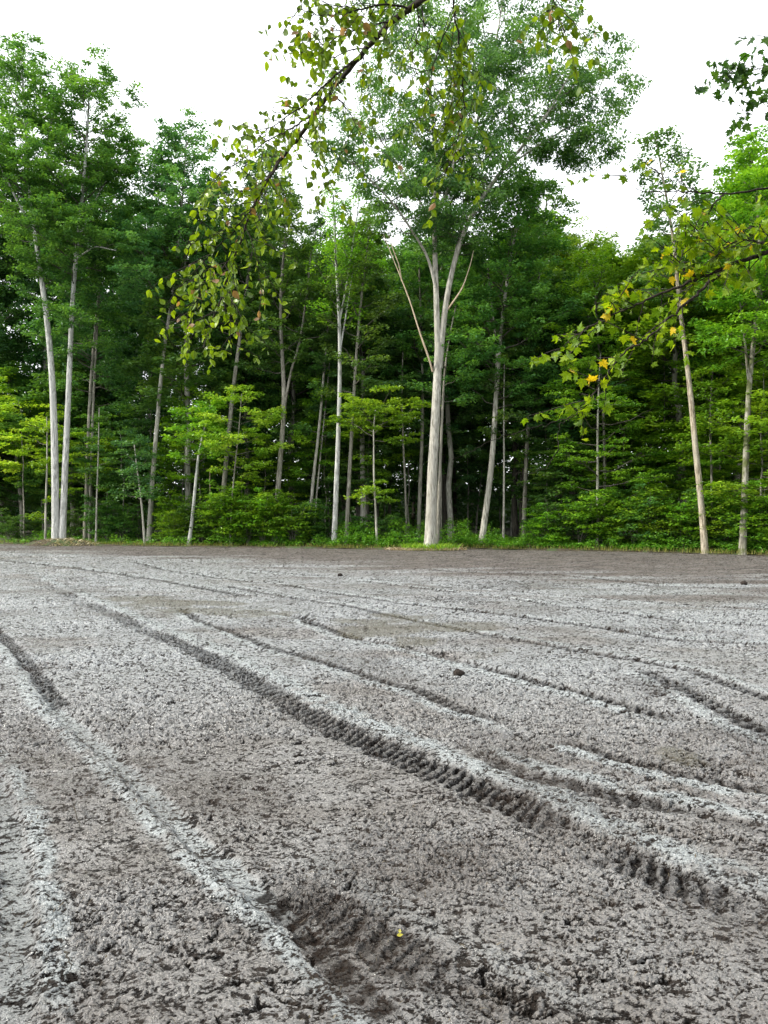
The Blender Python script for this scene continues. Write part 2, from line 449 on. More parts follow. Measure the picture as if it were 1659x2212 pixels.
relief_shade = mth('ADD', mth('MULTIPLY', attr('crust_shade'), .75), mth('ADD', .13, mth('MULTIPLY', mth('SUBTRACT', nf, .5), 1.9)))
cf = ramp(relief_shade, .30, .49)
grey = mixc(ramp(nb, .35, .65), (.350, .333, .325), (.255, .230, .214))
grey = mixc(attr('painted_sheen'), grey, (.44, .45, .46))  # wet sheen put into the colour as a bluish pale tone
grey = mixc(attr('ridge'), grey, (.50, .53, .54))  # sky reflection on the smooth wet ridges, painted as whitish colour
soil_shade = mixc(ramp(nm, .4, .6), (.016, .012, .010), (.045, .035, .029))
col = mixc(cf, soil_shade, grey)  # dark soil in the pits also carries their shade as colour
col = mixc(mth('MULTIPLY', attr('dark'), .95), col, (.016, .012, .010))
col = mixc(mth('MULTIPLY', attr('brown'), .45), col, (.060, .042, .032))
mp2 = N.new('ShaderNodeMapping'); mp2.inputs['Scale'].default_value = (1.2, 4.5, 1); L.new(g.outputs['Position'], mp2.inputs['Vector'])
nh = N.new('ShaderNodeTexNoise'); nh.inputs['Scale'].default_value = 1; nh.inputs['Detail'].default_value = 7; nh.inputs['Roughness'].default_value = .7; L.new(mp2.outputs[0], nh.inputs['Vector'])
drc = mixc(ramp(nh.outputs['Fac'], .40, .60), (.035, .028, .023), (.190, .162, .144))
drc = mixc(mth('MULTIPLY', ramp(nb, .45, .6), .4), drc, (.15, .128, .114))
col = mixc(mth('MULTIPLY', attr('dry'), .72), col, drc)
col = mixc(mth('MULTIPLY', attr('olive'), .6), col, (.105, .085, .040))
L.new(col, p.inputs['Base Color'])
ro = mth('ADD', mth('MULTIPLY', attr('dry'), .35), mth('ADD', .30, mth('MULTIPLY', nm, .22)))
L.new(ro, p.inputs['Roughness'])
sp = mth('MULTIPLY', mth('ADD', .25, mth('MULTIPLY', cf, .75)), mth('SUBTRACT', .75, mth('MULTIPLY', mth('MAXIMUM', attr('dry'), attr('dark')), .6))); L.new(sp, p.inputs['Specular IOR Level'])
bp = N.new('ShaderNodeBump'); bp.inputs['Strength'].default_value = 1.0; bp.inputs['Distance'].default_value = .016
vw = N.new('ShaderNodeTexNoise'); vw.inputs['Scale'].default_value = 25; L.new(mp.outputs[0], vw.inputs['Vector'])
va = N.new('ShaderNodeMixRGB'); va.blend_type = 'ADD'; va.inputs[0].default_value = .05; L.new(mp.outputs[0], va.inputs[1]); L.new(vw.outputs['Color'], va.inputs[2])
vo = N.new('ShaderNodeTexVoronoi'); vo.inputs['Scale'].default_value = 52; vo.inputs['Randomness'].default_value = 1; L.new(va.outputs[0], vo.inputs['Vector'])
bh = mth('ADD', mth('ADD', nf, mth('MULTIPLY', nff, .5)), mth('MULTIPLY', ramp(vo.outputs['Distance'], .15, .6), -.9)); L.new(bh, bp.inputs['Height'])
L.new(bp.outputs[0], p.inputs['Normal']); L.new(p.outputs[0], o.inputs[0])
L.new(bp.outputs[0], p.inputs['Coat Normal'])
L.new(mth('MULTIPLY', mth('MULTIPLY', mth('SUBTRACT', 1.0, mth('MULTIPLY', attr('dry'), .8)), cf), mth('SUBTRACT', .9, mth('MULTIPLY', attr('dark'), .8))), p.inputs['Coat Weight'])
p.inputs['Coat Roughness'].default_value = .16; p.inputs['Coat IOR'].default_value = 1.6
MUD = m
mud = mesh.build('mud_field', MUD, smooth=False, attrs=dict(ridge=ridge, dark=dark, crust_shade=crust_shade, dry=dry, olive=olive, brown=brown, painted_sheen=painted_sheen))
tag(mud, kind='structure')
del mesh, XX, YY, UU, F, idx

# wide coarse ground below and beyond it
gx = np.linspace(-300, 300, 121); gy = np.linspace(-120, 480, 121)
X2, Y2 = np.meshgrid(gx, gy)
b = MB(); i2 = np.arange(121 * 121).reshape(121, 121)
b.add(np.stack((X2, Y2, np.full_like(X2, -.17)), -1), np.stack((i2[:-1, :-1], i2[:-1, 1:], i2[1:, 1:], i2[1:, :-1]), -1).reshape(-1, 4))
ground_mesh = b

# forest floor
m, n, N, L = newmat('leaf_litter')
o = N.new('ShaderNodeOutputMaterial'); p = N.new('ShaderNodeBsdfPrincipled'); p.inputs['Roughness'].default_value = .95
g = N.new('ShaderNodeNewGeometry'); mp = N.new('ShaderNodeMapping'); L.new(g.outputs['Position'], mp.inputs['Vector'])
n1 = noise(9, 5, .7); n2 = noise(1.2, 4, .6)
c = mixc(ramp(n1, .35, .65), (.022, .017, .011), (.085, .065, .038))
c = mixc(ramp(n2, .46, .62), c, (.045, .075, .018))
L.new(c, p.inputs['Base Color'])
bp = N.new('ShaderNodeBump'); bp.inputs['Distance'].default_value = .05; L.new(n1, bp.inputs['Height']); L.new(bp.outputs[0], p.inputs['Normal'])
L.new(p.outputs[0], o.inputs[0])
LITTER = m
tag(ground_mesh.build('ground', LITTER), kind='structure')
qs = np.linspace(-1500, 3200, 500)
rows = np.concatenate((np.linspace(-.6, 6, 34), np.linspace(6.5, 110, 60)))
Q, T = np.meshgrid(qs, rows)
D0 = np.interp(Q, EX, ED) + 1.8 * (fbm(Q * .02, Q * 0, 5, 81, .6) - .5)
Yf = D0 + T; Xf = (Q - HX) * S * (D0 + T)
Zf = -.15 + .21 * sstep(-.6, .25, T) + .10 * (fbm(Xf * .5, Yf * .5, 4, 88) - .5) * sstep(-.2, 1, T) + .12 * sstep(0, 5, T)
b = MB(); i2 = np.arange(Q.size).reshape(Q.shape)
b.add(np.stack((Xf, Yf, Zf), -1), np.stack((i2[:-1, :-1], i2[:-1, 1:], i2[1:, 1:], i2[1:, :-1]), -1).reshape(-1, 4))
tag(b.build('forest_floor', LITTER), kind='structure')

# ------------------------------------------------------------------ leaves
def scatter_leaves(mb, rng, cen, siz, per, leaf, flat=.45, droop=-.15, aspect=.62, upj=.55, tints=None):
    cen = np.asarray(cen, float); siz = np.asarray(siz, float)
    if tints is None: tints = rng.rand(len(cen))
    k = np.repeat(np.arange(len(cen)), per)
    M = len(k)
    u = rng.randn(M, 3); u /= np.linalg.norm(u, axis=1)[:, None]
    r = rng.rand(M) ** .42
    off = u * r[:, None] * siz[k][:, None]; off[:, 2] *= flat
    pos = cen[k] + off
    az = rng.rand(M) * 2 * math.pi
    d = np.stack((np.cos(az), np.sin(az), rng.randn(M) * .35 + droop), -1)
    outw = off.copy(); outw[:, 2] = 0
    d += outw / (siz[k][:, None] + 1e-6) * .8
    d /= np.linalg.norm(d, axis=1)[:, None]
    nrm = np.stack((rng.randn(M) * upj, rng.randn(M) * upj, np.ones(M)), -1)
    s = np.cross(d, nrm); s /= np.linalg.norm(s, axis=1)[:, None] + 1e-9
    nn = np.cross(s, d)
    ln = leaf * (.65 + .7 * rng.rand(M)); w = ln * aspect
    a = pos
    tip = pos + d * ln[:, None]
    midp = pos + d * (ln * .45)[:, None] + nn * (ln * .10)[:, None]
    l = midp - s * (w * .5)[:, None]; r2 = midp + s * (w * .5)[:, None]
    V = np.stack((a, r2, tip, l), 1).reshape(-1, 3)
    F = np.arange(M * 4).reshape(M, 4)
    t = np.clip(.62 * tints[k] + .38 * rng.rand(M), 0, .92)
    mb.add(V, F, np.repeat(t, 4))

def resample(pts, n):
    pts = np.asarray(pts, float)
    l = np.concatenate(([0], np.cumsum(np.linalg.norm(np.diff(pts, axis=0), axis=1))))
    t = np.linspace(0, l[-1], n)
    # smooth by Catmull-like double interpolation
    out_ = np.stack([np.interp(t, l, pts[:, i]) for i in range(3)], -1)
    for _ in range(2):
        out_[1:-1] = (out_[:-2] + 2 * out_[1:-1] + out_[2:]) / 4
    return out_

def limbs(rng, wood, cl, stem, rad, t0, t1, n, Rf, up0, up1, twig=3.0, csize=.5, side=None, az0=None, r_l=.011):
    """limbs, their twigs and the places of their leaf clusters along a stem; Rf(t) gives the limb length"""
    N_ = len(stem)
    for i in range(n):
        t = t0 + (t1 - t0) * ((i + rng.rand() * .8) / n)
        fi = t * (N_ - 1); i0 = int(min(fi, N_ - 2)); f = fi - i0
        p0 = stem[i0] * (1 - f) + stem[i0 + 1] * f
        tt = (t - t0) / (t1 - t0 + 1e-6)
        Lm = Rf(tt) * (.65 + .6 * rng.rand())
        az = (2.4 * i + rng.rand() * 1.2) if az0 is None else az0 + rng.randn() * .7
        el = up0 + (up1 - up0) * tt + rng.randn() * .15
        d = np.array((math.cos(az) * math.cos(el), math.sin(az) * math.cos(el), math.sin(el)))
        k = 5
        s = np.linspace(0, 1, k)
        curve = np.array((0, 0, 1.0)) * (Lm * (.12 + .1 * rng.rand()))
        pts = p0 + d * (s * Lm)[:, None] + curve * (s ** 2)[:, None] * (1 if el < .9 else -.5)
        pts[1:] += rng.randn(k - 1, 3) * Lm * .035
        r0 = r_l * Lm + .012
        r0 = min(r0, float(np.interp(fi, range(N_), rad)) * .75)
        wood.branches().tube(pts, r0 * (1 - s * .85), 4)
        m = max(2, int(Lm * twig))
        for j in range(m):
            sf = .22 + .78 * (j + rng.rand()) / m
            q = sf * (k - 1); j0 = int(min(q, k - 2)); ff = q - j0
            b0 = pts[j0] * (1 - ff) + pts[j0 + 1] * ff
            a2 = az + (1 if j % 2 else -1) * (.5 + .6 * rng.rand())
            e2 = el * .4 + rng.randn() * .25
            tl = Lm * (.18 + .28 * rng.rand()) * (1.15 - .5 * sf) + .15
            d2 = np.array((math.cos(a2) * math.cos(e2), math.sin(a2) * math.cos(e2), math.sin(e2)))
            tp = b0 + d2 * (np.array((0, .5, 1)) * tl)[:, None]
            wood.branches().tube(tp, (r0 * .3, r0 * .2, .003), 3)
            tint = rng.rand()
            cl.append((tp[2], csize * (.6 + .6 * rng.rand()), tint))
            if tl > .8: cl.append((tp[1], csize * (.5 + .5 * rng.rand()), tint))
        cl.append((pts[-1], csize, rng.rand()))

def finish(name, label, cat, wood, cl, rng, base, bark, leafm, per, leaf, group=None, extra=None, **kw):
    root = empty(name, base)
    tag(root, label, cat, group)
    off = np.asarray(base, np.float32)
    wood.v = [v - off for v in wood.v]
    wood.build('trunk', BM[bark], root)
    for o2 in (extra or []):
        o2.v = [v - off for v in o2.v]; o2.build('trunk', BM[bark], root)
    if wood.br is not None:
        wood.br.v = [v - off for v in wood.br.v]
        wood.br.build('branches', BM[{'white': 'limb', 'pale': 'limb', 'tan': 'limb', 'mossy': 'limb', 'grey': 'limb'}.get(bark, 'dark')], root)
    if cl:
        lm = MB()
        scatter_leaves(lm, rng, [c[0] - off for c in cl], [c[1] for c in cl], per, leaf, tints=np.array([c[2] for c in cl]), **kw)
        lm.build('crown', LM[leafm] if isinstance(leafm, str) else leafm, root, smooth=False)
    return root

# ------------------------------------------------------------------ generic woodland trees (built once, copied in loops)
def proto(kind, seed):
    rng = np.random.RandomState(seed)
    wood = MB(); cl = []
    if kind == 'forest':
        Ht = 20.0
        lean = rng.randn(2) * .6
        z = np.linspace(-.2, Ht, 12)
        st = np.stack((lean[0] * (np.maximum(z, 0) / Ht) ** 1.5 + rng.randn(12) * .06, lean[1] * (np.maximum(z, 0) / Ht) ** 1.5 + rng.randn(12) * .06, z), -1)
        rad = np.interp(z, [-.2, .5, 8, 16, Ht], [.24, .18, .14, .07, .015])
        wood.tube(st, rad, 7)
        t0 = .34 + .1 * rng.rand()
        Rm = 2.9 + .8 * rng.rand()
        prof = rng.choice(3)
        Rf = (lambda t: Rm * (.75 + .5 * math.sin(math.pi * min(1, t * 1.1))) * (1 - .72 * t ** 2))
        limbs(rng, wood, cl, st, rad, t0, .99, 40, Rf, .25, 1.05, 2.8, .50)
        # a few sparse low limbs
        limbs(rng, wood, cl, st, rad, .16, t0, 6, lambda t: 1.8, .1, .3, 1.6, .45)
        per, leaf = 62, .20
        return finish('forest_tree', 'slim leafy tree deep in the wood behind the front row', 'tree', wood, cl, rng, (0, 0, 0), 'dark', 'deep', per, leaf, 'trees deep in the wood', flat=.55)
    if kind == 'sapling':
        Ht = 8.0
        z = np.linspace(-.1, Ht, 10)
        st = np.stack((rng.randn(10).cumsum() * .05, rng.randn(10).cumsum() * .05, z), -1)
        rad = np.interp(z, [0, Ht], [.045, .008])
        wood.tube(st, rad, 5)
        limbs(rng, wood, cl, st, rad, .22, .98, 24, lambda t: 2.1 * (1 - .7 * t ** 1.7) * (.7 + .3 * min(1, t * 4)), .12, .6, 2.8, .50)
        return finish('sapling', 'young maple with flat layers of leaves at the wood edge', 'sapling', wood, cl, rng, (0, 0, 0), 'grey', 'mid', 62, .155, 'saplings along the wood edge', flat=.26, upj=.45)
    if kind == 'pole':
        Ht = 8.0
        z = np.linspace(-.1, Ht, 10)
        st = np.stack((rng.randn(10).cumsum() * .07, rng.randn(10).cumsum() * .07, z), -1)
        rad = np.interp(z, [0, Ht], [.045, .008])
        wood.tube(st, rad, 5)
        limbs(rng, wood, cl, st, rad, .46, .98, 17, lambda t: 2.2 * (1 - .6 * t ** 1.7) * (.8 + .2 * min(1, t * 4)), .08, .5, 2.8, .46)
        return finish('sapling', 'young maple with a bare stem and layered top', 'sapling', wood, cl, rng, (0, 0, 0), 'grey', 'mid', 58, .155, 'saplings along the wood edge', flat=.26, upj=.45)
    if kind == 'shrub':
        for k in range(7):
            a = rng.rand() * 6.28; hh = 1.3 + 1.2 * rng.rand(); sp = .5 + .6 * rng.rand()
            z = np.linspace(0, 1, 6)
            st = np.stack((math.cos(a) * sp * z ** 1.3, math.sin(a) * sp * z ** 1.3, hh * z - .05), -1)
            rad = np.linspace(.014, .004, 6)
            wood.tube(st, rad, 4)
            limbs(rng, wood, cl, st, rad, .2, 1.0, 8, lambda t: .75 * (1 - .4 * t), .15, .6, 4.0, .22)
        return finish('shrub', 'leafy shrub at the foot of the trees', 'shrub', wood, cl, rng, (0, 0, 0), 'grey', 'mid', 20, .115, 'shrubs along the wood edge', flat=.3, upj=.4)

FP = [proto('forest', 100 + i) for i in range(5)]
SP = [proto('sapling', 200 + i) for i in range(4)]
HP = [proto('shrub', 300 + i) for i in range(3)]
PP = [proto('pole', 250 + i) for i in range(3)]

rnd = random.Random(5)
used = set()
def place(protos, which, loc, rz, sc, leafm, label, group, bark=None):
    pr = protos[which % len(protos)]
    if id(pr) not in used:
        used.add(id(pr))
        pr.location = loc; pr.rotation_euler = (0, 0, rz); pr.scale = sc
        pr['label'] = label; pr['group'] = group
        for ch in pr.children:
            mm_ = LM[leafm] if ch.name.startswith('crown') else (BM[bark] if bark and ch.name.startswith('trunk') else None)
            if mm_:
                ch.material_slots[0].link = 'OBJECT'; ch.material_slots[0].material = mm_
        return pr
    return copy_tree(pr, loc, rz, sc, LM[leafm], label, group, BM[bark] if bark else None)

# wood behind: skyline height limits in layout units
SKX = [-600, 0, 320, 345, 480, 640, 800, 1000, 1200, 1230, 1330, 1500, 1560, 1700, 2300]
SKY = [200, 230, 350, 420, 430, 440, 470, 470, 450, 520, 525, 470, 380, 360, 300]
cnt = 0
tries = 0
placed = []
while cnt < 135 and tries < 9000:
    tries += 1
    q = rnd.uniform(-420, 2080)
    e0 = float(np.interp(q, EX, ED))
    dep = e0 + 4 + 52 * rnd.random() ** 1.15
    x = (q - HX) * S * dep
    if any((x - a) ** 2 + (dep - b_) ** 2 < 3.0 ** 2 for a, b_ in placed): continue
    placed.append((x, dep))
    top = float(np.interp(q, SKX, SKY)) + rnd.uniform(-15, 110)
    ht = (HY - top) * S * dep + 1.6
    ht = min(ht, 27)
    sc = ht / 20.0
    w = .85 + .35 * rnd.random()
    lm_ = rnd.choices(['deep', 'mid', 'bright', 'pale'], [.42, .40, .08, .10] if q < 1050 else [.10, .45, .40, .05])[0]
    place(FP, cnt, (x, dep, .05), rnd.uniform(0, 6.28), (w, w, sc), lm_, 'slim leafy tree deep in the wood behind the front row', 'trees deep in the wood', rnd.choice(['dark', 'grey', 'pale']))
    cnt += 1

# the wood behind the photographer: unseen trees added to cut sky light from there
for i in range(22):
    x = -7 + 45 * (i + .5) / 22 + rnd.uniform(-1, 1)
    y = -5.5 - (i % 3) * 4.5 - rnd.uniform(0, 2)
    sc = rnd.uniform(.85, 1.15)
    place(FP, i, (x, y, -.1), rnd.uniform(0, 6.28), (1.25, 1.25, sc), 'deep', 'unseen leafy tree added behind the photographer to cut sky light', 'unseen trees added behind the photographer', 'grey')

# ------------------------------------------------------------------ far wood as one mass
rng = np.random.RandomState(77)
b = MB()
nC = 9500
cx = rng.uniform(-95, 95, nC); cy = rng.uniform(97, 112, nC)
cz = np.where(rng.rand(nC) < .5, rng.rand(nC) * 5, rng.rand(nC) * 15)
low = rng.rand(nC) < .22
cy[low] = rng.uniform(74, 96, low.sum()); cz[low] = rng.rand(low.sum()) * 3.0
scatter_leaves(b, rng, np.stack((cx, cy, cz), -1), rng.uniform(1.2, 2.4, nC), 26, .75, flat=.6)
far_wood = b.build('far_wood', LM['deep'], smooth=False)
tag(far_wood, 'dark mass of foliage far inside the wood', 'wood', kind='stuff')

# ------------------------------------------------------------------ the front row, tree by tree
def stem_from(pts, dep, n=16, base=True, jit=0.0, rng=None, dd=None):
    """layout points (x, y) at depth dep; first one runs to the ground"""
    a = np.array([P(x, y, dep + (dd[i] if dd else 0)) for i, (x, y) in enumerate(pts)])
    if base: a[0][2] = -.12
    return resample(a, n)

def wD(w, dep): return w * S * dep * .5

def front_tree(name, label, base_d, stems, crown, bark, leafm, seed, per=46, leaf=.15, cat='tree', flat=.45, droop=-.15, group=None, sides=10, csz=.42):
    """stems: list of (points, base width, top width, depth offsets or None); crown: list of (stem index, t0, t1, n, R, up0, up1)"""
    rng = np.random.RandomState(seed)
    wood = MB(); cl = []; extra = []
    built = []
    for si, (pts, w0, w1, dd) in enumerate(stems):
        st = stem_from(pts, base_d, 18, si == 0 or pts[0][1] > 1140, dd=dd)
        t = np.linspace(0, 1, 18)
        rad = wD(w0, base_d) * (1 - t) ** .8 + wD(w1, base_d) * (1 - (1 - t) ** .8)
        if pts[0][1] > 1140:
            rad = rad * (1 + .35 * np.exp(-np.maximum(st[:, 2], 0) / .35))
            t2 = st[0] * .5 + st[1] * .5
            st = np.insert(st, 1, st[0] * .72 + st[1] * .28, axis=0); rad = np.insert(rad, 1, rad[1] * 1.04 if False else (rad[0] * .28 + rad[1] * .72))
        if si and pts[0][1] > 1140:
            e_ = MB(); e_.tube(st, rad, sides); extra.append(e_)
        else: wood.tube(st, rad, sides)
        built.append((st, rad))
    for c in crown:
        si, t0, t1, n_, Rm, u0, u1 = c[:7]
        az0 = c[7] if len(c) > 7 else None
        st, rad = built[si]
        limbs(rng, wood, cl, st, rad, t0, t1, n_, lambda t: Rm * (.8 + .35 * math.sin(math.pi * t)) * (1 - .55 * t ** 2), u0, u1, 3.2, csz, az0=az0)
    base = (float(built[0][0][0][0]), float(base_d), 0.0)
    return finish(name, label, cat, wood, cl, rng, base, bark, leafm, int(per * 1.15), leaf * 1.02, group, extra=extra, flat=flat, droop=droop)

# left twin-stemmed tree
front_tree('twin_stem_tree', 'tall twin-stemmed pale grey tree on a dirt mound, left of the clearing', 41.5,
    [([(121,1168),(119,1000),(115,850),(108,740),(100,680),(88,590),(74,500),(63,430),(58,340),(52,240),(47,170),(43,115)], 17, 3, None),
     ([(134,1168),(141,1000),(150,800),(155,650),(160,590),(170,480),(182,380),(188,280),(192,220),(192,165)], 15, 2.5, None),
     ([(74,500),(40,440),(10,380),(-20,320)], 6, 2, [0, -.5, -1, -1.5]),
     ([(165,520),(200,440),(240,370),(275,320)], 5, 1.5, [0, .5, 1, 1]),
     ([(160,560),(205,530),(250,540)], 4, 1.5, [0, -1, -2])],
    [(0,.60,1,46,3.1,.25,1.0),(1,.56,1,50,3.3,.2,.95),(2,.2,1,12,1.9,.3,.8),(3,.2,1,16,2.0,.2,.8),(4,.3,1,9,1.6,.1,.4),(0,.42,.6,7,1.8,.1,.3),(1,.45,.58,6,2.0,0,.3)],
    'white', 'mid', 401, per=52, leaf=.15)
# tall tree with crown at layout x ~400
front_tree('leaning_tree', 'tall tree leaning right with a light green rounded top, right of the twin-stemmed tree', 42.3,
    [([(321,1172),(326,1080),(338,930),(350,777),(364,690),(377,600),(388,500),(396,400),(402,300)], 11, 2.5, None),
     ([(368,680),(392,600),(410,520),(425,430)], 5, 1.5, None)],
    [(0,.56,1,60,3.2,.25,.6),(1,.45,1,18,2.2,.3,.8)], 'pale', 'pale', 402, per=50, leaf=.15)
front_tree('leaning_tree', 'grey tree curving right behind the yellow-green leaves, left of centre', 42.5,
    [([(474,1172),(480,1087),(492,967),(500,860),(512,777),(528,650),(540,550),(560,470),(575,400),(590,340)], 12, 2.5, None)],
    [(0,.55,1,46,2.2,.2,1.1)], 'grey', 'mid', 403, per=48, leaf=.15)
front_tree('forked_tree', 'brown-grey forked tree rising out of shrubs left of centre', 40.5,
    [([(592,1176),(603,1018),(612,915),(616,846),(608,760),(604,650),(612,560),(618,470),(622,420)], 13, 2.5, None),
     ([(614,880),(628,800),(648,740),(662,640),(672,540)], 6, 2, None)],
    [(0,.5,1,34,2.0,.2,1.1),(1,.3,1,16,1.8,.2,1.0)], 'grey', 'mid', 404, per=48, leaf=.15)
front_tree('slender_tree', 'slender pale tree leaning right, left one of a thin pair near the middle', 41,
    [([(664,1176),(678,1018),(690,925),(700,800),(712,660),(722,560)], 8, 2, None)], [(0,.4,1,20,1.5,.2,1.0)], 'pale', 'mid', 405)
front_tree('slender_tree', 'very thin pale tree leaning right, right one of a thin pair near the middle', 41.5,
    [([(675,1176),(687,1035),(696,950),(706,850),(712,780)], 4.5, 1.5, None)], [(0,.35,1,12,1.1,.2,.8)], 'pale', 'bright', 406, csz=.35)
front_tree('slender_tree', 'tall straight pale tree with white flecks at its foot, left of the big tree', 38.8,
    [([(721,1179),(728,1018),(732,915),(735,777),(733,680),(728,600),(724,540),(720,420)], 12, 3.5, None),
     ([(734,690),(748,620),(760,540),(772,460),(778,410)], 5, 1.5, None),
     ([(734,760),(744,700),(752,650),(766,560)], 4, 1.5, None)],
    [(0,.62,1,30,1.5,.6,1.3),(1,.2,1,18,1.3,.5,1.2),(2,.3,1,8,1.2,.4,1.1)], 'white', 'bright', 407, per=26, leaf=.12)
front_tree('slender_tree', 'grey tree with mottled foot beside the white-flecked one', 39,
    [([(747,1182),(754,1035),(761,915),(768,790),(776,680),(790,560),(800,480)], 9.5, 2.5, None)], [(0,.48,1,26,1.9,.2,1.0)], 'grey', 'mid', 408)
front_tree('sapling', 'thin crooked pale sapling under layered bright leaves, left of the big tree', 38,
    [([(815,1184),(811,1087),(807,1018),(808,970),(806,925),(812,880)], 5.5, 2, None)], [(0,.78,1.0,12,2.1,.05,.35),(0,.35,.5,6,.9,0,.2)], 'pale', 'bright', 409, cat='sapling', flat=.2, csz=.4)
front_tree('sapling', 'thin bare-stemmed grey sapling a little left of the big tree', 41,
    [([(879,1172),(875,1035),(871,960),(868,860),(870,760)], 5, 2, None)], [(0,.6,1.0,12,1.5,.1,.5)], 'grey', 'mid', 410, cat='sapling', csz=.4)
front_tree('slender_tree', 'brown-grey tree standing close behind the big tree on its left', 41.5,
    [([(903,1172),(908,1035),(912,950),(914,820),(910,700),(905,560)], 9, 3, None)], [(0,.5,1.0,24,2.0,.1,.9)], 'grey', 'mid', 411)

# the big tree
rng = np.random.RandomState(412)
BD = 36.0
wood = MB(); cl = []
def bigstem(pts, w0, w1, dd=None, n=20, base=False, sides=12):
    st = stem_from(pts, BD, n, base, dd=dd)
    t = np.linspace(0, 1, n)
    rad = wD(w0, BD) + (wD(w1, BD) - wD(w0, BD)) * t
    return st, rad
trunk = resample(np.array([(P(929,1187,BD)[0], BD, -.15), P(930,1150,BD), P(932,1100,BD), P(934,1018,BD), P(940,915,BD), P(944,830,BD), P(947,770,BD), P(948,740,BD)]), 40)
tr = np.interp(trunk[:, 2], [-.2, .05, .25, .6, 1.2, 4, 8.5], [.43, .375, .31, .285, .27, .235, .19])
wood.tube(trunk, tr, 20)
stems = [
    bigstem([(947,790),(945,720),(943,650),(940,560),(938,480),(942,400),(938,300),(930,180),(915,80),(900,-20)], 14, 3, [0,0,0,.2,.4,.6,1,1,1,1]),
    bigstem([(949,795),(955,720),(962,660),(974,590),(985,550),(1003,490),(1035,430),(1090,360),(1150,290),(1200,220),(1235,150)], 15, 3, [0,0,0,0,0,-.3,-.6,-1,-1.3,-1.5,-1.5]),
    bigstem([(941,620),(928,560),(912,530),(892,500),(860,450),(815,400),(765,355),(715,320)], 7, 2, [0,0,-.3,-.8,-1.4,-2,-2.5,-3]),
    bigstem([(985,550),(1000,480),(1012,400),(1022,300),(1045,200),(1075,80),(1090,-30)], 9, 3, [0,.3,.7,1.4,2,2.2,2.4]),
    bigstem([(1080,370),(1180,300),(1245,265),(1280,225),(1305,170),(1315,120)], 5, 1.5, [-1,-1,-.5,0,0,0]),
    bigstem([(939,490),(900,420),(855,350),(805,275),(770,200)], 6, 1.5, [.3,1,1.6,2,2.4]),
    bigstem([(1024,300),(1075,220),(1130,150),(1180,80),(1215,10)], 5, 1.5, [1.4,1,.6,.4,.3]),
    bigstem([(938,470),(960,430),(975,390),(985,330),(975,230),(985,120),(1000,20)], 6, 2, [.4,0,-.6,-1.2,-1.6,-2,-2]),
    bigstem([(1180,300),(1225,290),(1262,300),(1290,330)], 3, 1, [-1,-.8,-.5,-.3]),
    bigstem([(900,60),(850,20),(800,-30)], 3, 1, [1,1,1]),
]
for st, rad in stems[1:]: wood.tube(st, rad, 9)
wood.tube(stems[0][0], stems[0][1], 9)
def bl(i, t0, t1, n_, Rm, u0=.0, u1=.7, az0=None):
    st, rad = stems[i]
    limbs(rng, wood, cl, st, rad, t0, t1, n_, lambda t: Rm * (.85 + .3 * math.sin(math.pi * t)), u0, u1, 2.0, .50, az0=az0)
bl(0, .33, .50, 16, 1.5, .0, .5); bl(0, .5, 1, 26, 2.2); bl(1, .36, .60, 20, 1.4, .0, .6); bl(1, .6, 1, 24, 1.6)
bl(2, .3, 1, 26, 1.5, 0, .5); bl(3, .08, 1, 34, 2.0); bl(4, .45, 1, 24, 1.35, -.4, .4); bl(5, .25, 1, 18, 1.6); bl(6, .3, 1, 18, 1.7)
bl(7, .1, 1, 28, 1.8); bl(8, .2, 1, 18, 1.3, -.7, -.1); bl(9, .2, 1, 8, 1.6)
big = finish('big_tree', 'biggest tree, thick pale grey trunk standing forward of the wood at the mud edge', 'tree', wood, cl, rng,
             (float(trunk[0][0]), BD, 0), 'pale', 'oak', 80, .168, flat=.62, droop=-.75, aspect=.42, upj=.8)
off = np.array((float(trunk[0][0]), BD, 0))
for lst in ([[(935,802),(925,765),(913,738),(903,705),(895,680),(885,645),(870,610),(858,578),(842,540),(828,504)], [(868,606),(862,570),(852,545),(845,525),(838,500)]],
            [[(967,668),(985,643),(1000,620),(1010,590),(1018,565),(1023,540)]]):
    b = MB()
    for k, pl in enumerate(lst):
        st = stem_from(pl, BD, 16, False, dd=[0] + [-.4] * (len(pl) - 1)) - off
        b.tube(st, np.linspace(wD(4.6 if k == 0 else 3, BD), wD(1.0, BD), 16) * (1 + .12 * rng.randn(16)), 7)
    o_ = b.build('dead_limb', BM['bare'], big)

front_tree('slender_tree', 'thinner grey stem pressed close against the right side of the big tree', 37.2,
    [([(945,1184),(947,1100),(951,1000),(955,900),(960,800),(972,720),(985,660)], 8, 2.5, [.3,.3,.3,.4,.5,.8,1])], [(0,.6,1.0,12,1.5,.1,.9)], 'grey', 'mid', 413, cat='tree')
front_tree('slender_tree', 'thin grey tree in shade just right of the big tree', 42,
    [([(953,1172),(953,1035),(952,930),(958,800),(962,700)], 4, 2, None)], [(0,.55,1.0,10,1.5,.1,.9)], 'grey', 'deep', 414)
front_tree('leaning_tree', 'pale tree leaning right with flared foot, right of the big tree', 38.5,
    [([(1038,1180),(1042,1160),(1052,1087),(1065,984),(1071,864),(1075,790),(1084,700),(1095,600),(1115,500),(1130,400)], 14, 3, None),
     ([(1074,800),(1070,720),(1060,640),(1052,560)], 6, 2, None)],
    [(0,.42,1,60,2.9,.15,.9),(1,.3,1,16,2.0,.1,.9)], 'pale', 'mid', 415, per=50)
front_tree('slender_tree', 'thin pale stem standing alone right of the pale leaning tree', 38.5,
    [([(1087,1181),(1089,1018),(1088,880),(1090,780)], 5, 2, None)], [(0,.6,1.0,8,1.3,.1,.6)], 'pale', 'mid', 416)
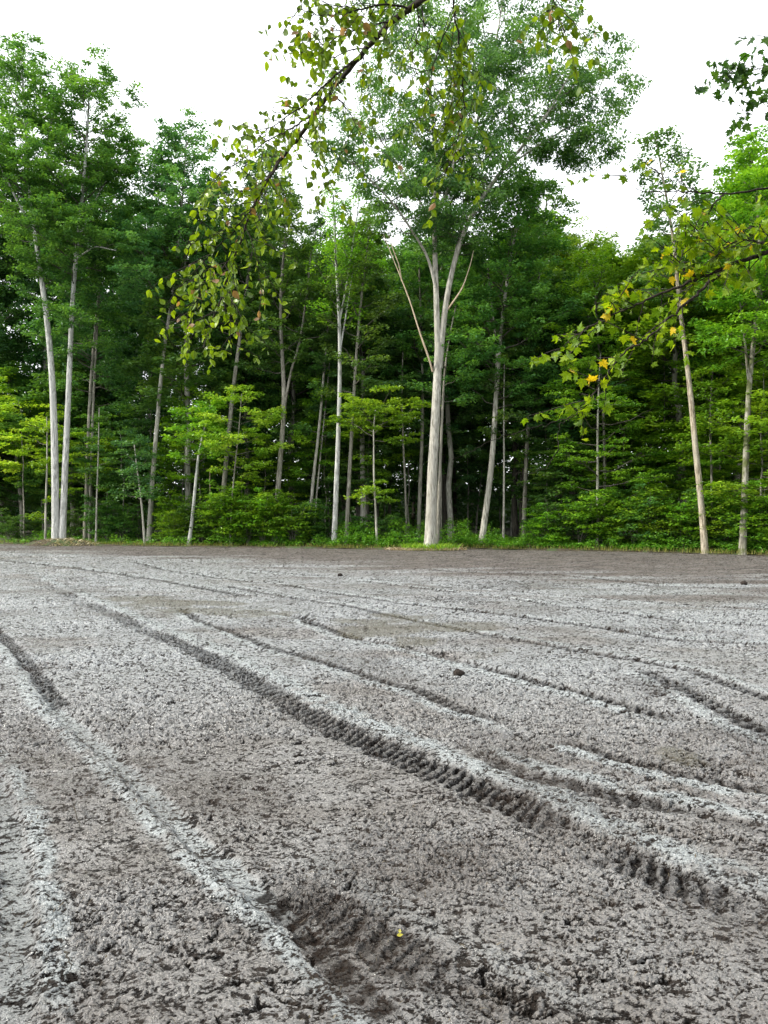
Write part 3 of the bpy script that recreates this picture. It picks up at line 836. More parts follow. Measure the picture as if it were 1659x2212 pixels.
front_tree('slender_tree', 'grey tree lit at its foot between the leaning tree and the layered saplings', 40.5,
    [([(1130,1177),(1135,1035),(1139,950),(1145,850),(1150,760),(1160,640),(1172,520),(1182,425)], 10, 3, None)],
    [(0,.38,1,44,2.6,.1,1.0)], 'grey', 'mid', 417, per=50)
front_tree('slender_tree', 'dark stem leaning left behind the tree lit at its foot', 43,
    [([(1122,1174),(1127,1060),(1134,960),(1146,840)], 6, 3, None)], [(0,.6,1,10,1.8,.1,.8)], 'dark', 'deep', 418)
front_tree('layered_maple', 'young maple with broad bright layers of leaves, right of centre', 36.5,
    [([(1290,1186),(1291,1035),(1291,915),(1294,820),(1298,760)], 7, 2, None)], [(0,.3,1.0,26,2.5,.0,.5)], 'pale', 'bright', 419, flat=.2, leaf=.14, csz=.42)
front_tree('slender_tree', 'darker stem right behind the broad layered young maple', 38,
    [([(1305,1182),(1307,1035),(1306,950),(1300,820),(1290,700),(1285,600),(1280,560)], 8, 3, None)], [(0,.5,1,32,2.4,.2,1.0)], 'grey', 'bright', 420)
front_tree('broken_tree', 'tan broken-looking tree leaning left with dark hollow, leafy only high up', 32.8,
    [([(1523,1200),(1516,1087),(1508,1020),(1501,960),(1492,846),(1486,790),(1476,720),(1468,660),(1462,590),(1455,500),(1440,420),(1425,340),(1418,300)], 15, 2.5, [0]*7 + [.3,.6,1,1,1,1])],
    [(0,.62,1,34,1.5,-.1,.9)], 'tan', 'oak', 421, flat=.6, droop=-.5, per=40)
front_tree('mossy_tree', 'stout mossy pale tree nearest the right edge of the wood', 31.8,
    [([(1603,1202),(1608,1087),(1611,1000),(1614,920),(1620,800),(1630,720),(1641,640),(1645,560),(1640,470),(1632,380),(1625,330)], 16, 3, None),
     ([(1618,830),(1610,740),(1600,660),(1592,580)], 6, 2, None)],
    [(0,.5,1,50,2.3,.2,1.1),(1,.3,1,14,1.6,.2,.9)], 'mossy', 'bright', 422, per=50)
front_tree('slender_tree', 'thin grey stem directly behind the tan broken tree', 34.5,
    [([(1535,1194),(1538,1087),(1537,1000),(1533,900),(1540,800)], 6, 2.5, None)], [(0,.5,1,14,1.8,.1,.8)], 'grey', 'bright', 423)
front_tree('birch_sapling', 'thin white-footed birch sapling leaning right, between twin tree and shrubs', 40.2,
    [([(407,1184),(414,1135),(421,1060),(428,984),(440,930),(454,874)], 8.5, 2, None)], [(0,.6,1,14,1.5,.2,.7)], 'white', 'bright', 424, cat='sapling', csz=.4)
front_tree('birch_sapling', 'short thin pale sapling leaning left, beside the dry grass right of the twin tree', 41,
    [([(313,1179),(309,1120),(303,1060),(297,1020),(290,960)], 5, 2, None)], [(0,.45,1,14,1.3,.1,.6)], 'pale', 'pale', 425, cat='sapling', csz=.4)
front_tree('sapling', 'very thin pale stem immediately left of the twin-stemmed tree', 42.8,
    [([(98,1172),(99,1090),(102,1000),(101,900)], 5, 2, None)], [(0,.1,.75,6,.8,0,.3),(0,.75,1,6,1.3,0,.4)], 'pale', 'bright', 426, cat='sapling', csz=.35)
front_tree('sapling', 'very thin straight stem a little right of the twin-stemmed tree', 42,
    [([(207,1176),(209,1080),(212,985),(214,880)], 4, 1.5, None)], [(0,.3,1,12,1.0,0,.4)], 'pale', 'mid', 427, cat='sapling', csz=.35)
front_tree('split_tree', 'dark double-trunked tree with pale foot in the shade right of the twin tree', 43.5,
    [([(184,1175),(187,1050),(190,950),(194,850),(200,760),(212,640),(225,540)], 8, 3, None),
     ([(194,1175),(194,1100),(196,1040),(200,900),(206,760),(214,650)], 7, 3, None)],
    [(0,.55,1,22,2.2,.1,.9),(1,.6,1,14,2.0,.1,.8)], 'grey', 'deep', 428)
front_tree('dead_snag', 'short pale dead snag standing in the shrubs left of centre', 43,
    [([(453,1172),(454,1100),(453,1018)], 5, 1.2, None)], [], 'bare', 'deep', 429, cat='dead tree')
front_tree('yellow_tree', 'round-headed yellow-green tree on the skyline right of the open sky gap', 46,
    [([(1262,1165),(1262,1000),(1258,850),(1262,700),(1258,600),(1255,530)], 9, 3, None)], [(0,.55,1,44,3.0,.2,1.0)], 'grey', 'bright', 430)
front_tree('thin_tree', 'yellowing maple sapling with pale sunlit leaves in front of the curving tree', 39.8,
    [([(497,1180),(500,1090),(508,1000),(516,930),(522,850)], 4, 1.5, None)], [(0,.5,1,22,1.9,.0,.5)], 'grey', 'yellow', 431, cat='sapling', flat=.35, csz=.4)

# sunlit layered saplings at given places: (x, depth beyond edge, height, width, leaf colour, proto, label)
sap = [
    (-30, 1.5, 10.0, 1.25, 'bright', 'bright layered maple at the far left, against the frame edge'),
    (45, 1.0, 8.6, 1.2, 'yellow', 'yellow-green layered maple left of the twin-stemmed tree'),
    (180, 2.0, 6.3, 1.0, 'yellow', 'yellow-green young maple whose leaves cross the twin stems'),
    (235, 3.5, 7.5, 1.3, 'mid', 'green young maple filling the gap right of the twin tree'),
    (268, 1.5, 6.6, 1.0, 'pale', 'bluish pale young tree behind the short leaning sapling'),
    (385, 2.5, 7.2, .9, 'bright', 'fresh green young maple left of the white-footed birch'),
    (430, 2.0, 8.2, 1.1, 'bright', 'fresh green young maple right of the white-footed birch'),
    (560, 2.8, 6.0, 1.1, 'bright', 'low bright maple between curving tree and forked tree'),
    (640, 4.0, 8.0, 1.2, 'mid', 'green maple in shade right of the forked tree'),
    (700, 2.6, 7.4, 1.0, 'bright', 'bright young maple behind the thin leaning pair'),
    (800, 3.4, 8.4, 1.3, 'bright', 'bright layered maple behind the crooked sapling'),
    (760, 3.0, 5.5, .8, 'mid', 'small green maple behind the mottled-foot tree'),
    (880, 6.0, 9.5, 1.4, 'mid', 'shaded tall young maple left of the big tree'),
    (1010, 7.0, 10.0, 1.4, 'mid', 'shaded tall young maple right of the big tree'),
    (1180, 2.5, 8.8, 1.3, 'mid', 'green young maple behind the lit-foot tree'),
    (1215, 1.6, 5.4, 1.1, 'mid', 'low spreading maple left of the broad layered maple'),
    (1360, 2.0, 7.0, 1.3, 'bright', 'bright layered maple right of the broad layered one'),
    (1385, 1.2, 4.4, 1.1, 'mid', 'low leafy maple at the edge left of the tan tree'),
    (1440, 2.2, 9.4, 1.3, 'bright', 'tall bright layered maple left of the tan tree'),
    (1475, 1.4, 6.0, 1.1, 'bright', 'small bright maple touching the tan tree'),
    (1560, 2.6, 9.8, 1.3, 'bright', 'tall bright maple between tan tree and mossy tree'),
    (1640, 1.6, 8.6, 1.3, 'bright', 'bright layered maple right of the mossy tree'),
    (1700, 1.0, 6.5, 1.2, 'bright', 'bright maple at the right frame edge'),
    (1240, 5.0, 10.5, 1.4, 'mid', 'tall shaded young maple under the yellow-green tree'),
    (1120, 5.5, 11.0, 1.2, 'mid', 'tall young maple in shade behind the leaning tree'),
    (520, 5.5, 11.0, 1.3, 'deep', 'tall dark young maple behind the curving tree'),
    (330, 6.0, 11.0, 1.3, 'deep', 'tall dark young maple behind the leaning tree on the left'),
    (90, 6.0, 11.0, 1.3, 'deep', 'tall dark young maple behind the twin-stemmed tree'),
]
for i, (q, dd_, ht, w, lm_, lab) in enumerate(sap):
    dep = float(np.interp(q, EX, ED)) + dd_ + (0 if 'cross' in lab or q > 1600 else 2.3)
    x = (q - HX) * S * dep
    place(PP if (q < 460 or 690 < q < 1150) else SP, i, (x, dep, .05), i * 1.7, (w, w, ht / 8.0), lm_, lab, 'young maples along the wood edge')
for i, q in enumerate((-60, 0, 55, 110, 160, 215)):
    dep = float(np.interp(q, EX, ED)) + 7 + (i % 2) * 3
    place(FP, i, ((q - HX) * S * dep, dep, -3.5), i * 1.3, (1.1, 1.1, .75), 'mid', 'lower green tree closing the wood behind the twin-stemmed tree', 'low trees behind the twin-stemmed tree', 'grey')
# deeper, unremarkable young growth
cnt = 0
while cnt < 62:
    q = rnd.uniform(-250, 1900); dep = float(np.interp(q, EX, ED)) + rnd.uniform(7, 34)
    if 680 < q < 1180 and dep < 52: 
        if rnd.random() < .55: continue
    x = (q - HX) * S * dep; ht = rnd.uniform(6, 13); w = rnd.uniform(1.1, 1.6)
    place(SP, cnt, (x, dep, .05), rnd.uniform(0, 6), (w, w, ht / 8), rnd.choice(['deep', 'deep', 'mid'] if q < 1050 else ['mid', 'mid', 'bright']), 'shaded young tree in the gloom between the deeper trunks', 'young trees inside the wood')
    cnt += 1

# shrubs along the edge: dense where the photo has them
shr = [(20,1.5,.8,'mid'),(150,3,.8,'mid'),(230,2,1.0,'mid'),(262,2.5,1.1,'mid'),(372,1.2,.8,'bright'),(395,2.6,1.2,'bright'),(440,1.6,1.1,'mid'),(475,1.2,1.2,'bright'),
       (505,1.2,1.25,'bright'),(535,1.0,1.25,'bright'),(565,1.2,1.2,'bright'),(600,1.3,1.1,'bright'),(632,1.0,1.1,'bright'),(655,2.0,1.0,'mid'),(690,2.2,.8,'mid'),(770,2.6,.8,'mid'),(835,2.5,.7,'mid'),
       (1185,1.0,.8,'bright'),(1215,1.4,1.1,'mid'),(1250,1.2,1.15,'bright'),(1280,2.0,1.0,'mid'),(1335,1.4,1.1,'bright'),(1365,1.5,1.25,'bright'),(1400,1.3,1.1,'mid'),(1440,1.2,1.0,'bright'),(1470,1.2,1.1,'bright'),
       (1505,1.6,1.0,'mid'),(1560,1.0,1.0,'bright'),(1585,1.2,.9,'mid'),(1635,.9,1.1,'bright'),(1665,1.0,1.2,'bright')]
MARK = [(-40, 'left frame edge'), (130, 'twin-stemmed tree'), (205, 'very thin straight stem'), (313, 'short leaning pale sapling'), (407, 'white-footed birch sapling'), (480, 'curving grey tree'), (594, 'forked brown-grey tree'),
        (668, 'thin leaning pair'), (722, 'white-flecked tree'), (747, 'mottled-foot tree'), (815, 'crooked pale sapling'), (929, 'biggest tree'), (1038, 'pale leaning tree'), (1130, 'lit-foot grey tree'), (1290, 'broad layered young maple'), (1523, 'tan broken tree'), (1604, 'mossy tree')]
seen = {}
def shrub_label(q, s_, lm_):
    mk = min(MARK, key=lambda k_: abs(k_[0] - q))
    sd_ = 'left' if q < mk[0] else 'right'
    key = (mk[1], sd_); seen[key] = seen.get(key, 0) + 1
    if sd_ == 'right': rank = seen[key]
    else: rank = sum(1 for t in shr if min(MARK, key=lambda k_: abs(k_[0] - t[0])) == mk and q <= t[0] < mk[0])
    ordn = ['', 'nearest', 'second', 'third', 'fourth', 'fifth', 'sixth', 'seventh', 'eighth'][rank]
    return '%s %s shrub to the %s of the %s, %s one out' % ('large' if s_ > 1.05 else 'small', 'bright green' if lm_ == 'bright' else 'mid green', sd_, mk[1], ordn)
for i, (q, dd_, s_, lm_) in enumerate(shr):
    dep = float(np.interp(q, EX, ED)) + dd_
    place(HP, i, ((q - HX) * S * dep, dep, .05), i * 2.1, (s_ * 1.15, s_ * 1.15, s_), lm_, shrub_label(q, s_, lm_), 'shrubs along the wood edge')

# ------------------------------------------------------------------ low plants, grass, ferns, litter
rng = np.random.RandomState(9)
b = MB()
q = rng.uniform(-60, 1760, 9000)
dd_ = .3 + rng.rand(9000) ** 2.0 * 7
dens = np.interp(q, [0, 130, 300, 420, 640, 700, 900, 960, 1100, 1660], [.25, .12, .35, .5, .6, .9, 1, 1, 1, .7])
keep = rng.rand(9000) < dens * (.3 + 1.2 * sstep(.3, .65, fbm(q * .03, dd_ * .7, 3, 15)))
q, dd_ = q[keep], dd_[keep]
dep = np.interp(q, EX, ED) + dd_
hh = rng.rand(len(q)) ** .8 * (.35 + 1.3 * sstep(.3, .7, fbm(q * .035, q * 0, 3, 16))) * np.interp(q, [0, 700, 900, 1250, 1660], [.3, .7, .85, .8, .5]) * np.interp(dd_, [.3, 1, 7], [.35, 1, 1])
scatter_leaves(b, rng, np.stack(((q - HX) * S * dep, dep, .12 + hh), -1), rng.uniform(.12, .3, len(q)), 13, .10, flat=.6)
tag(b.build('undergrowth', LM['herb'], smooth=False), 'bright low leafy undergrowth along the foot of the wood', 'undergrowth', kind='stuff')

def grass_mesh(xs, ys_, zs, rng, hlo, hhi, w, lean=.5):
    M = len(xs)
    az = rng.rand(M) * 6.283; h = rng.uniform(hlo, hhi, M)
    ln = rng.rand(M) * lean * h
    bx_ = np.cos(az + 1.57) * w; by_ = np.sin(az + 1.57) * w
    a = np.stack((xs - bx_, ys_ - by_, zs), -1); b_ = np.stack((xs + bx_, ys_ + by_, zs), -1)
    c = np.stack((xs + np.cos(az) * ln * .4 + bx_ * .6, ys_ + np.sin(az) * ln * .4 + by_ * .6, zs + h * .6), -1)
    d = np.stack((xs + np.cos(az) * ln, ys_ + np.sin(az) * ln, zs + h), -1)
    V = np.stack((a, b_, c, d), 1).reshape(-1, 3)
    return V, np.arange(M * 4).reshape(M, 4), np.repeat(np.clip(rng.rand(M), 0, .9), 4)
GM = leaf_mat('grass_blades', (.10, .12, .02), (.17, .19, .035), (.28, .25, .07), trans=.25)
DRYG = leaf_mat('dry_straw', (.22, .17, .08), (.36, .29, .15), (.50, .42, .25), trans=.1)
M = 15000
q = rng.uniform(-80, 1780, M); dd_ = rng.rand(M) ** 1.3 * 1.6 - .1
keep = rng.rand(M) < np.interp(q, [0, 150, 215, 420, 520, 700, 1030, 1070, 1700], [.3, .1, 1, 1, .6, .8, .8, .7, 1.0]) * (.35 + .9 * fbm(q * .05, q * 0, 3, 8))
q, dd_ = q[keep], dd_[keep]; dep = np.interp(q, EX, ED) + dd_
b = MB(); b.add(*grass_mesh((q - HX) * S * dep, dep, np.full(len(q), .02), rng, .06, .26, .009))
tag(b.build('edge_grass', GM, smooth=False), 'thin strip of yellowish grass where mud meets the wood', 'grass', kind='stuff')
# tuft round the big tree
b = MB()
tx, ty = float(trunk[0][0]), BD
M = 1500
a = rng.rand(M) * 6.283; r = .35 + rng.rand(M) ** .8 * .75
b.add(*grass_mesh(tx + np.cos(a) * r * 1.25, ty + np.sin(a) * r * .7 - .1, np.full(M, .0), rng, .08, .38, .010, .9))
tag(b.build('tuft_grass', LM['bright'], smooth=False), 'green and yellow grass tufts round the foot of the big tree', 'grass', kind='stuff')
b = MB(); M = 900
a = rng.rand(M) * 6.283; r = .4 + rng.rand(M) ** .8 * .9
b.add(*grass_mesh(tx + np.cos(a) * r * 1.5 - .2, ty + np.sin(a) * r * .6 - .3, np.full(M, .01), rng, .03, .16, .010, 2.5))
tag(b.build('dry_grass', DRYG, smooth=False), 'flattened dry straw in front of the big tree', 'dry grass', kind='stuff')

# mound under the twin tree
mx_, my_ = float(P(128, 1168, 41.5)[0]), 41.5
na, nr_ = 60, 18
A, Rr = np.meshgrid(np.linspace(0, 2 * math.pi, na, endpoint=False), np.linspace(0, 1, nr_))
Xm = np.cos(A) * Rr * 2.3; Ym = np.sin(A) * Rr * 1.3
Zm = .36 * (1 - Rr ** 1.6) * (1 + .5 * (fbm(Xm * 2 + 5, Ym * 2, 3, 4) - .5)) - .12 * Rr ** 4 + .05 * (fbm(Xm * 6, Ym * 6, 3, 5) - .5)
b = MB(); i2 = np.arange(na * nr_).reshape(nr_, na); n2_ = np.roll(i2, -1, 1)
b.add(np.stack((Xm + mx_, Ym + my_, Zm), -1), np.stack((i2[:-1], n2_[:-1], n2_[1:], i2[1:]), -1).reshape(-1, 4))
tag(b.build('dirt_mound', LITTER), kind='structure')
b = MB(); M = 1300
a = rng.rand(M) * 6.283; r = rng.rand(M) ** .6
b.add(*grass_mesh(mx_ + np.cos(a) * r * 2.1 + .4 * r, my_ + np.sin(a) * r * 1.2, .36 * (1 - r ** 1.6) - .02, rng, .03, .14, .011, 2.8))
tag(b.build('dry_grass', DRYG, smooth=False), 'pale straw littering the mound of the twin-stemmed tree', 'dry grass', kind='stuff')

# ------------------------------------------------------------------ overhanging branches close to the camera
OV = np.array([(0, 0), (.13, .10), (.27, .22), (.33, .40), (.27, .62), (.12, .82), (0, 1.0)])
def leaf_ovate():
    V = []; F = []
    n_ = len(OV)
    for x, y in OV: V.append((0, y, -.06 * math.sin(y * 3)))
    for x, y in OV: V.append((x, y, .10 * x / .33 - .06 * math.sin(y * 3)))
    for x, y in OV: V.append((-x, y, .10 * x / .33 - .06 * math.sin(y * 3)))
    for i in range(n_ - 1):
        F.append((i, i + n_, i + n_ + 1, i + 1)); F.append((i, i + 1, i + 2 * n_ + 1, i + 2 * n_))
    return np.array(V), np.array(F)
MAPLE = [(0, -.02), (.06, .02), (.26, -.04), (.22, .08), (.50, .16), (.36, .26), (.42, .34), (.60, .55), (.40, .50), (.36, .56), (.20, .48), (.24, .68), (.14, .70), (0, 1.02)]
def leaf_maple():
    pts = MAPLE + [(-x, y) for x, y in MAPLE[-2:0:-1]]
    V = [(0, .28, -.03)] + [(x, y, .10 * abs(x) + .05 * math.sin(7 * y + 3 * x) - .10 * y * y) for x, y in pts]
    n_ = len(pts)
    F = [(0, 1 + i, 1 + (i + 1) % n_) for i in range(n_)]
    return np.array(V), np.array(F)

def put_leaves(mb, tmpl, pos, dirs, nrm, size, tint):
    V, F = tmpl
    d = dirs / np.linalg.norm(dirs, axis=1)[:, None]
    s = np.cross(d, nrm); s /= np.linalg.norm(s, axis=1)[:, None] + 1e-9
    n_ = np.cross(s, d)
    W = pos[:, None, :] + size[:, None, None] * (V[None, :, 0, None] * s[:, None, :] + V[None, :, 1, None] * d[:, None, :] + V[None, :, 2, None] * n_[:, None, :])
    M_, K = len(pos), len(V)
    FF = (F[None] + (np.arange(M_) * K)[:, None, None]).reshape(-1, F.shape[1])
    mb.add(W.reshape(-1, 3), FF, np.repeat(tint, K))

def branch(name, label, lines, tmpl, leafm, seed, size, gap, twig_len, twig_gap, hang, base, odd=.1, attach=None):
    """lines: (points (x, y, depth), r0, r1, start of leafy part 0..1, twig density)"""
    rng = np.random.RandomState(seed)
    wood = MB(); lp = []; ld = []
    def leaves_along(pts, g, from_=0.0):
        l = np.concatenate(([0], np.cumsum(np.linalg.norm(np.diff(pts, axis=0), axis=1))))
        s = from_ * l[-1] + g * rng.rand()
        sidef = 1
        while s < l[-1] + g * .6:
            sc_ = min(s, l[-1])
            p_ = np.array([np.interp(sc_, l, pts[:, i]) for i in range(3)])
            d = rng.randn(3) * .55; d[2] -= hang
            pe = p_ + np.array((rng.randn() * .5, rng.randn() * .5, -.5 - .3 * rng.rand())) * size * .35
            wood.tube(np.array((p_, (p_ + pe) / 2 + np.array((0, 0, .004)), pe)), (.0012, .001, .0009), 3)
            lp.append(pe); ld.append(d); sidef = -sidef
            s += g * (.6 + .8 * rng.rand())
    for pts, r0, r1, tstart, dens in lines:
        if dens > 1: dens *= 1.55 if tmpl[0].shape[0] == 21 else 1.25
        a = resample(np.array([P(*p_) for p_ in pts]), max(8, 5 * len(pts)))
        a[1:-1] += rng.randn(len(a) - 2, 3) * .004
        wood.tube(a, np.linspace(r0, r1, len(a)), 7)
        if dens <= 0: continue
        l = np.concatenate(([0], np.cumsum(np.linalg.norm(np.diff(a, axis=0), axis=1))))
        s = tstart * l[-1]; sd2 = 1
        while s < l[-1]:
            p_ = np.array([np.interp(s, l, a[:, i]) for i in range(3)])
            t = np.array([np.interp(min(s + .05, l[-1]), l, a[:, i]) for i in range(3)]) - np.array([np.interp(max(s - .05, 0), l, a[:, i]) for i in range(3)])
            t /= np.linalg.norm(t) + 1e-9
            sdv = np.cross(t, (0, 1, 0)) * sd2
            d = t * .6 + sdv * .6 + rng.randn(3) * .35; d /= np.linalg.norm(d)
            tl = twig_len * (.4 + .9 * rng.rand())
            u = np.linspace(0, 1, 5)
            tp = p_ + d * (u * tl)[:, None] + np.array((0, 0, -1.0)) * (hang * .35 * tl * u ** 2)[:, None] + rng.randn(5, 3) * .006 * u[:, None]
            wood.tube(tp, np.linspace(.0028, .0012, 5), 4)
            leaves_along(tp, gap, .15)
            s += twig_gap / dens * (.6 + .8 * rng.rand()); sd2 = -sd2
        if r1 < .004: leaves_along(a, gap * 1.6, max(tstart, .3))
    root = empty(name, base)
    tag(root, label, 'branch')
    off_ = np.array(base, np.float32)
    if attach is not None:
        for pl, rr in attach: wood.tube(resample(np.array(pl), 14), np.interp(np.linspace(0, 1, 14), [0, 1], rr), 9)
    wood.v = [v - off_ for v in wood.v]
    wood.build('limb', BM['twig'], root)
    lp = np.array(lp) - off_; ld = np.array(ld)
    M_ = len(lp)
    nrm = rng.randn(M_, 3) * .55 + np.array((0, -.5, .5))
    tint = rng.rand(M_) * .82
    k = rng.rand(M_) < odd
    tint[k] = 1.0
    lm = MB()
    put_leaves(lm, tmpl, lp, ld, nrm, size * (.6 + .6 * rng.rand(M_)), tint)
    lm.build('foliage', LM[leafm], root, smooth=False)
    return root

branch('overhanging_branch', 'dark arching birch branch with hanging oval leaves, crossing the sky from top centre to left', [
    ([(1100,-140,4.2),(1000,-60,4.4),(910,0,4.6),(850,40,4.7),(800,95,4.8),(760,140,4.9),(715,195,5.0),(680,240,5.0),(650,290,5.05),(600,350,5.1),(575,390,5.1),(550,440,5.1),(530,490,5.15),(510,545,5.2),(490,600,5.2),(475,650,5.2),(455,700,5.2),(440,750,5.2)], .024, .004, .12, .5),
    ([(760,130,4.9),(725,160,4.7),(690,190,4.6),(650,230,4.6),(600,262,4.6),(545,300,4.6)], .008, .002, .15, 1.2),
    ([(680,240,5.0),(630,275,5.2),(580,300,5.3),(520,345,5.4),(470,370,5.4)], .007, .002, .1, 1.2),
    ([(605,345,5.1),(570,400,5.0),(540,455,4.9),(495,510,4.9),(450,550,4.9),(420,590,4.9)], .007, .002, .1, 1.5),
    ([(575,390,5.1),(530,410,5.3),(480,420,5.4),(430,425,5.4)], .005, .002, .1, 1.0),
    ([(510,545,5.2),(470,590,5.3),(430,640,5.4),(400,690,5.4)], .005, .002, .1, 1.5),
    ([(490,600,5.2),(500,650,5.1),(495,700,5.1),(500,760,5.1)], .004, .002, .1, 1.0),
    ([(530,490,5.15),(548,530,5.1),(558,580,5.1),(566,640,5.1)], .003, .0015, .2, .9),
    ([(880,15,4.6),(830,5,4.5),(770,20,4.4),(700,30,4.4),(640,15,4.4)], .007, .002, .1, 1.5),
    ([(845,45,4.7),(790,50,4.6),(730,75,4.5),(690,100,4.5)], .006, .002, .1, 1.5),
    ([(800,95,4.8),(740,110,4.9),(690,130,5.0),(650,110,5.0)], .005, .002, .1, 1.0),
    ([(900,5,4.6),(905,60,4.7),(890,120,4.8),(905,170,4.9),(940,210,4.9)], .004, .002, .1, .8),
    ([(960,-60,4.5),(980,0,4.6),(988,70,4.7),(997,150,4.8),(1003,230,4.8),(985,320,4.8),(960,380,4.8)], .006, .002, .12, 1.1),
    ([(985,20,4.6),(950,90,4.7),(930,170,4.8),(915,260,4.8)], .004, .0018, .2, .8),
    ([(650,290,5.05),(680,330,5.1),(700,370,5.1),(712,410,5.1)], .004, .0018, .1, .8),
    ([(1160,-90,4.3),(1190,-30,4.4),(1205,20,4.4),(1210,70,4.4)], .005, .002, .3, 1.8),
    ([(1000,-60,4.4),(1160,-90,4.3),(1240,-120,4.2)], .009, .005, .3, 0),
    ([(715,195,5.0),(755,240,5.1),(780,290,5.1),(800,330,5.1)], .004, .0018, .1, .9),
    ], leaf_ovate(), 'birch', 601, .059, .036, .30, .064, .7, (2.6, 3.0, 0), odd=.035,
    attach=[([(2.6, 3.0, -.2), (2.62, 2.9, 2), (2.5, 2.95, 4.2), (2.3, 3.2, 5.4), (2.0, 3.6, 6.1)], (.11, .05)),
            ([(2.3, 3.2, 5.4), (1.6, 3.7, 5.4), tuple(P(1100, -140, 4.2))], (.045, .021))])

branch('overhanging_branch', 'dark maple branch with lobed green and yellow leaves reaching in from the right', [
    ([(1760,510,3.5),(1659,546,3.5),(1635,552,3.5),(1575,570,3.5),(1529,594,3.5),(1505,600,3.5),(1470,575,3.55),(1432,554,3.6)], .014, .004, .25, 1.6),
    ([(1507,601,3.5),(1432,632,3.55),(1372,657,3.6),(1331,676,3.65),(1277,703,3.7),(1231,733,3.8),(1205,758,3.8)], .007, .0016, .1, 1.0),
    ([(1589,567,3.5),(1513,627,3.45),(1491,646,3.4),(1443,687,3.4),(1432,706,3.4),(1394,735,3.4),(1353,757,3.4),(1331,779,3.4),(1290,840,3.4),(1262,880,3.4),(1238,900,3.4)], .008, .0022, .35, .8),
    ([(1238,900,3.4),(1180,915,3.4),(1130,928,3.4),(1080,945,3.4),(1030,965,3.4),(1000,985,3.4)], .0022, .0010, .3, 0),
    ([(1205,935,3.4),(1206,970,3.4),(1185,1005,3.4),(1150,1022,3.4),(1090,1020,3.4)], .0018, .0010, .3, 0),
    ([(1240,898,3.4),(1212,915,3.4),(1205,938,3.4)], .002, .0016, .3, 0),
    ([(1760,380,3.8),(1659,405,3.8),(1564,420,3.8),(1510,413,3.8),(1426,414,3.8),(1377,410,3.8),(1356,386,3.8),(1341,361,3.8)], .007, .0012, .95, .3),
    ([(1510,413,3.8),(1470,390,3.8),(1432,380,3.8),(1399,351,3.8)], .003, .0012, .1, .55),
    ([(1760,455,3.6),(1659,478,3.6),(1613,489,3.6),(1575,496,3.6)], .005, .002, .3, 1.0),
    ([(1564,420,3.8),(1543,435,3.7),(1533,464,3.7),(1507,505,3.6),(1491,535,3.6)], .005, .002, .3, 1.2),
    ([(1760,560,3.4),(1659,527,3.5),(1629,519,3.5),(1589,517,3.5),(1540,540,3.5)], .006, .002, .3, 1.3),
    ([(1330,676,3.6),(1338,650,3.6),(1335,620,3.6)], .002, .001, .1, .8),
    ([(1470,575,3.5),(1478,540,3.5),(1500,500,3.5)], .003, .001, .1, 1.2),
    ], leaf_maple(), 'maple', 602, .049, .030, .23, .056, .35, (4.2, 3.0, 0), odd=.05,
    attach=[([(4.2, 3.0, -.2), (4.22, 3.0, 2), (4.2, 3.1, 4), (4.3, 3.2, 6)], (.15, .09)),
            ([(4.2, 3.05, 2.4), (3.0, 3.3, 2.75), tuple(P(1760, 510, 3.5))], (.035, .015)),
            ([(4.2, 3.05, 2.7), (3.2, 3.5, 3.1), tuple(P(1760, 380, 3.8))], (.02, .008)),
            ([(4.2, 3.05, 2.6), (3.2, 3.3, 2.95), tuple(P(1760, 455, 3.6))], (.02, .006)),
            ([(4.2, 3.05, 2.3), (3.0, 3.2, 2.6), tuple(P(1760, 560, 3.4))], (.02, .007))])

branch('overhanging_branch', 'dark maple sprays against the white sky at the upper right edge', [
    ([(1800,120,5.6),(1700,135,5.6),(1640,145,5.6),(1590,155,5.6),(1545,165,5.6)], .006, .0015, .45, 1.6),
    ([(1640,145,5.6),(1600,135,5.6),(1575,145,5.6)], .003, .001, .2, 1.5),
    ([(1800,190,5.6),(1700,205,5.6),(1650,220,5.6),(1615,232,5.6),(1590,245,5.6)], .005, .0015, .4, 1.4),
    ([(1800,60,4.2),(1700,62,4.2),(1650,75,4.2)], .005, .0015, .7, .9),
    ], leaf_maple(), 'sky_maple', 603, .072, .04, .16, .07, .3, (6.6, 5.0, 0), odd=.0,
    attach=[([(6.6, 5.0, -.2), (6.6, 5.0, 3), (6.3, 5.1, 5), (6.0, 5.3, 7)], (.12, .06)),
            ([(6.3, 5.1, 4.6), (4.6, 5.4, 5.0), tuple(P(1800, 120, 5.6))], (.03, .007)),
            ([(6.3, 5.1, 4.4), (4.6, 5.4, 4.8), tuple(P(1800, 190, 5.6))], (.02, .006)),
            ([(6.3, 5.1, 4.9), (4.0, 4.6, 4.6), tuple(P(1800, 60, 4.2))], (.03, .006))])

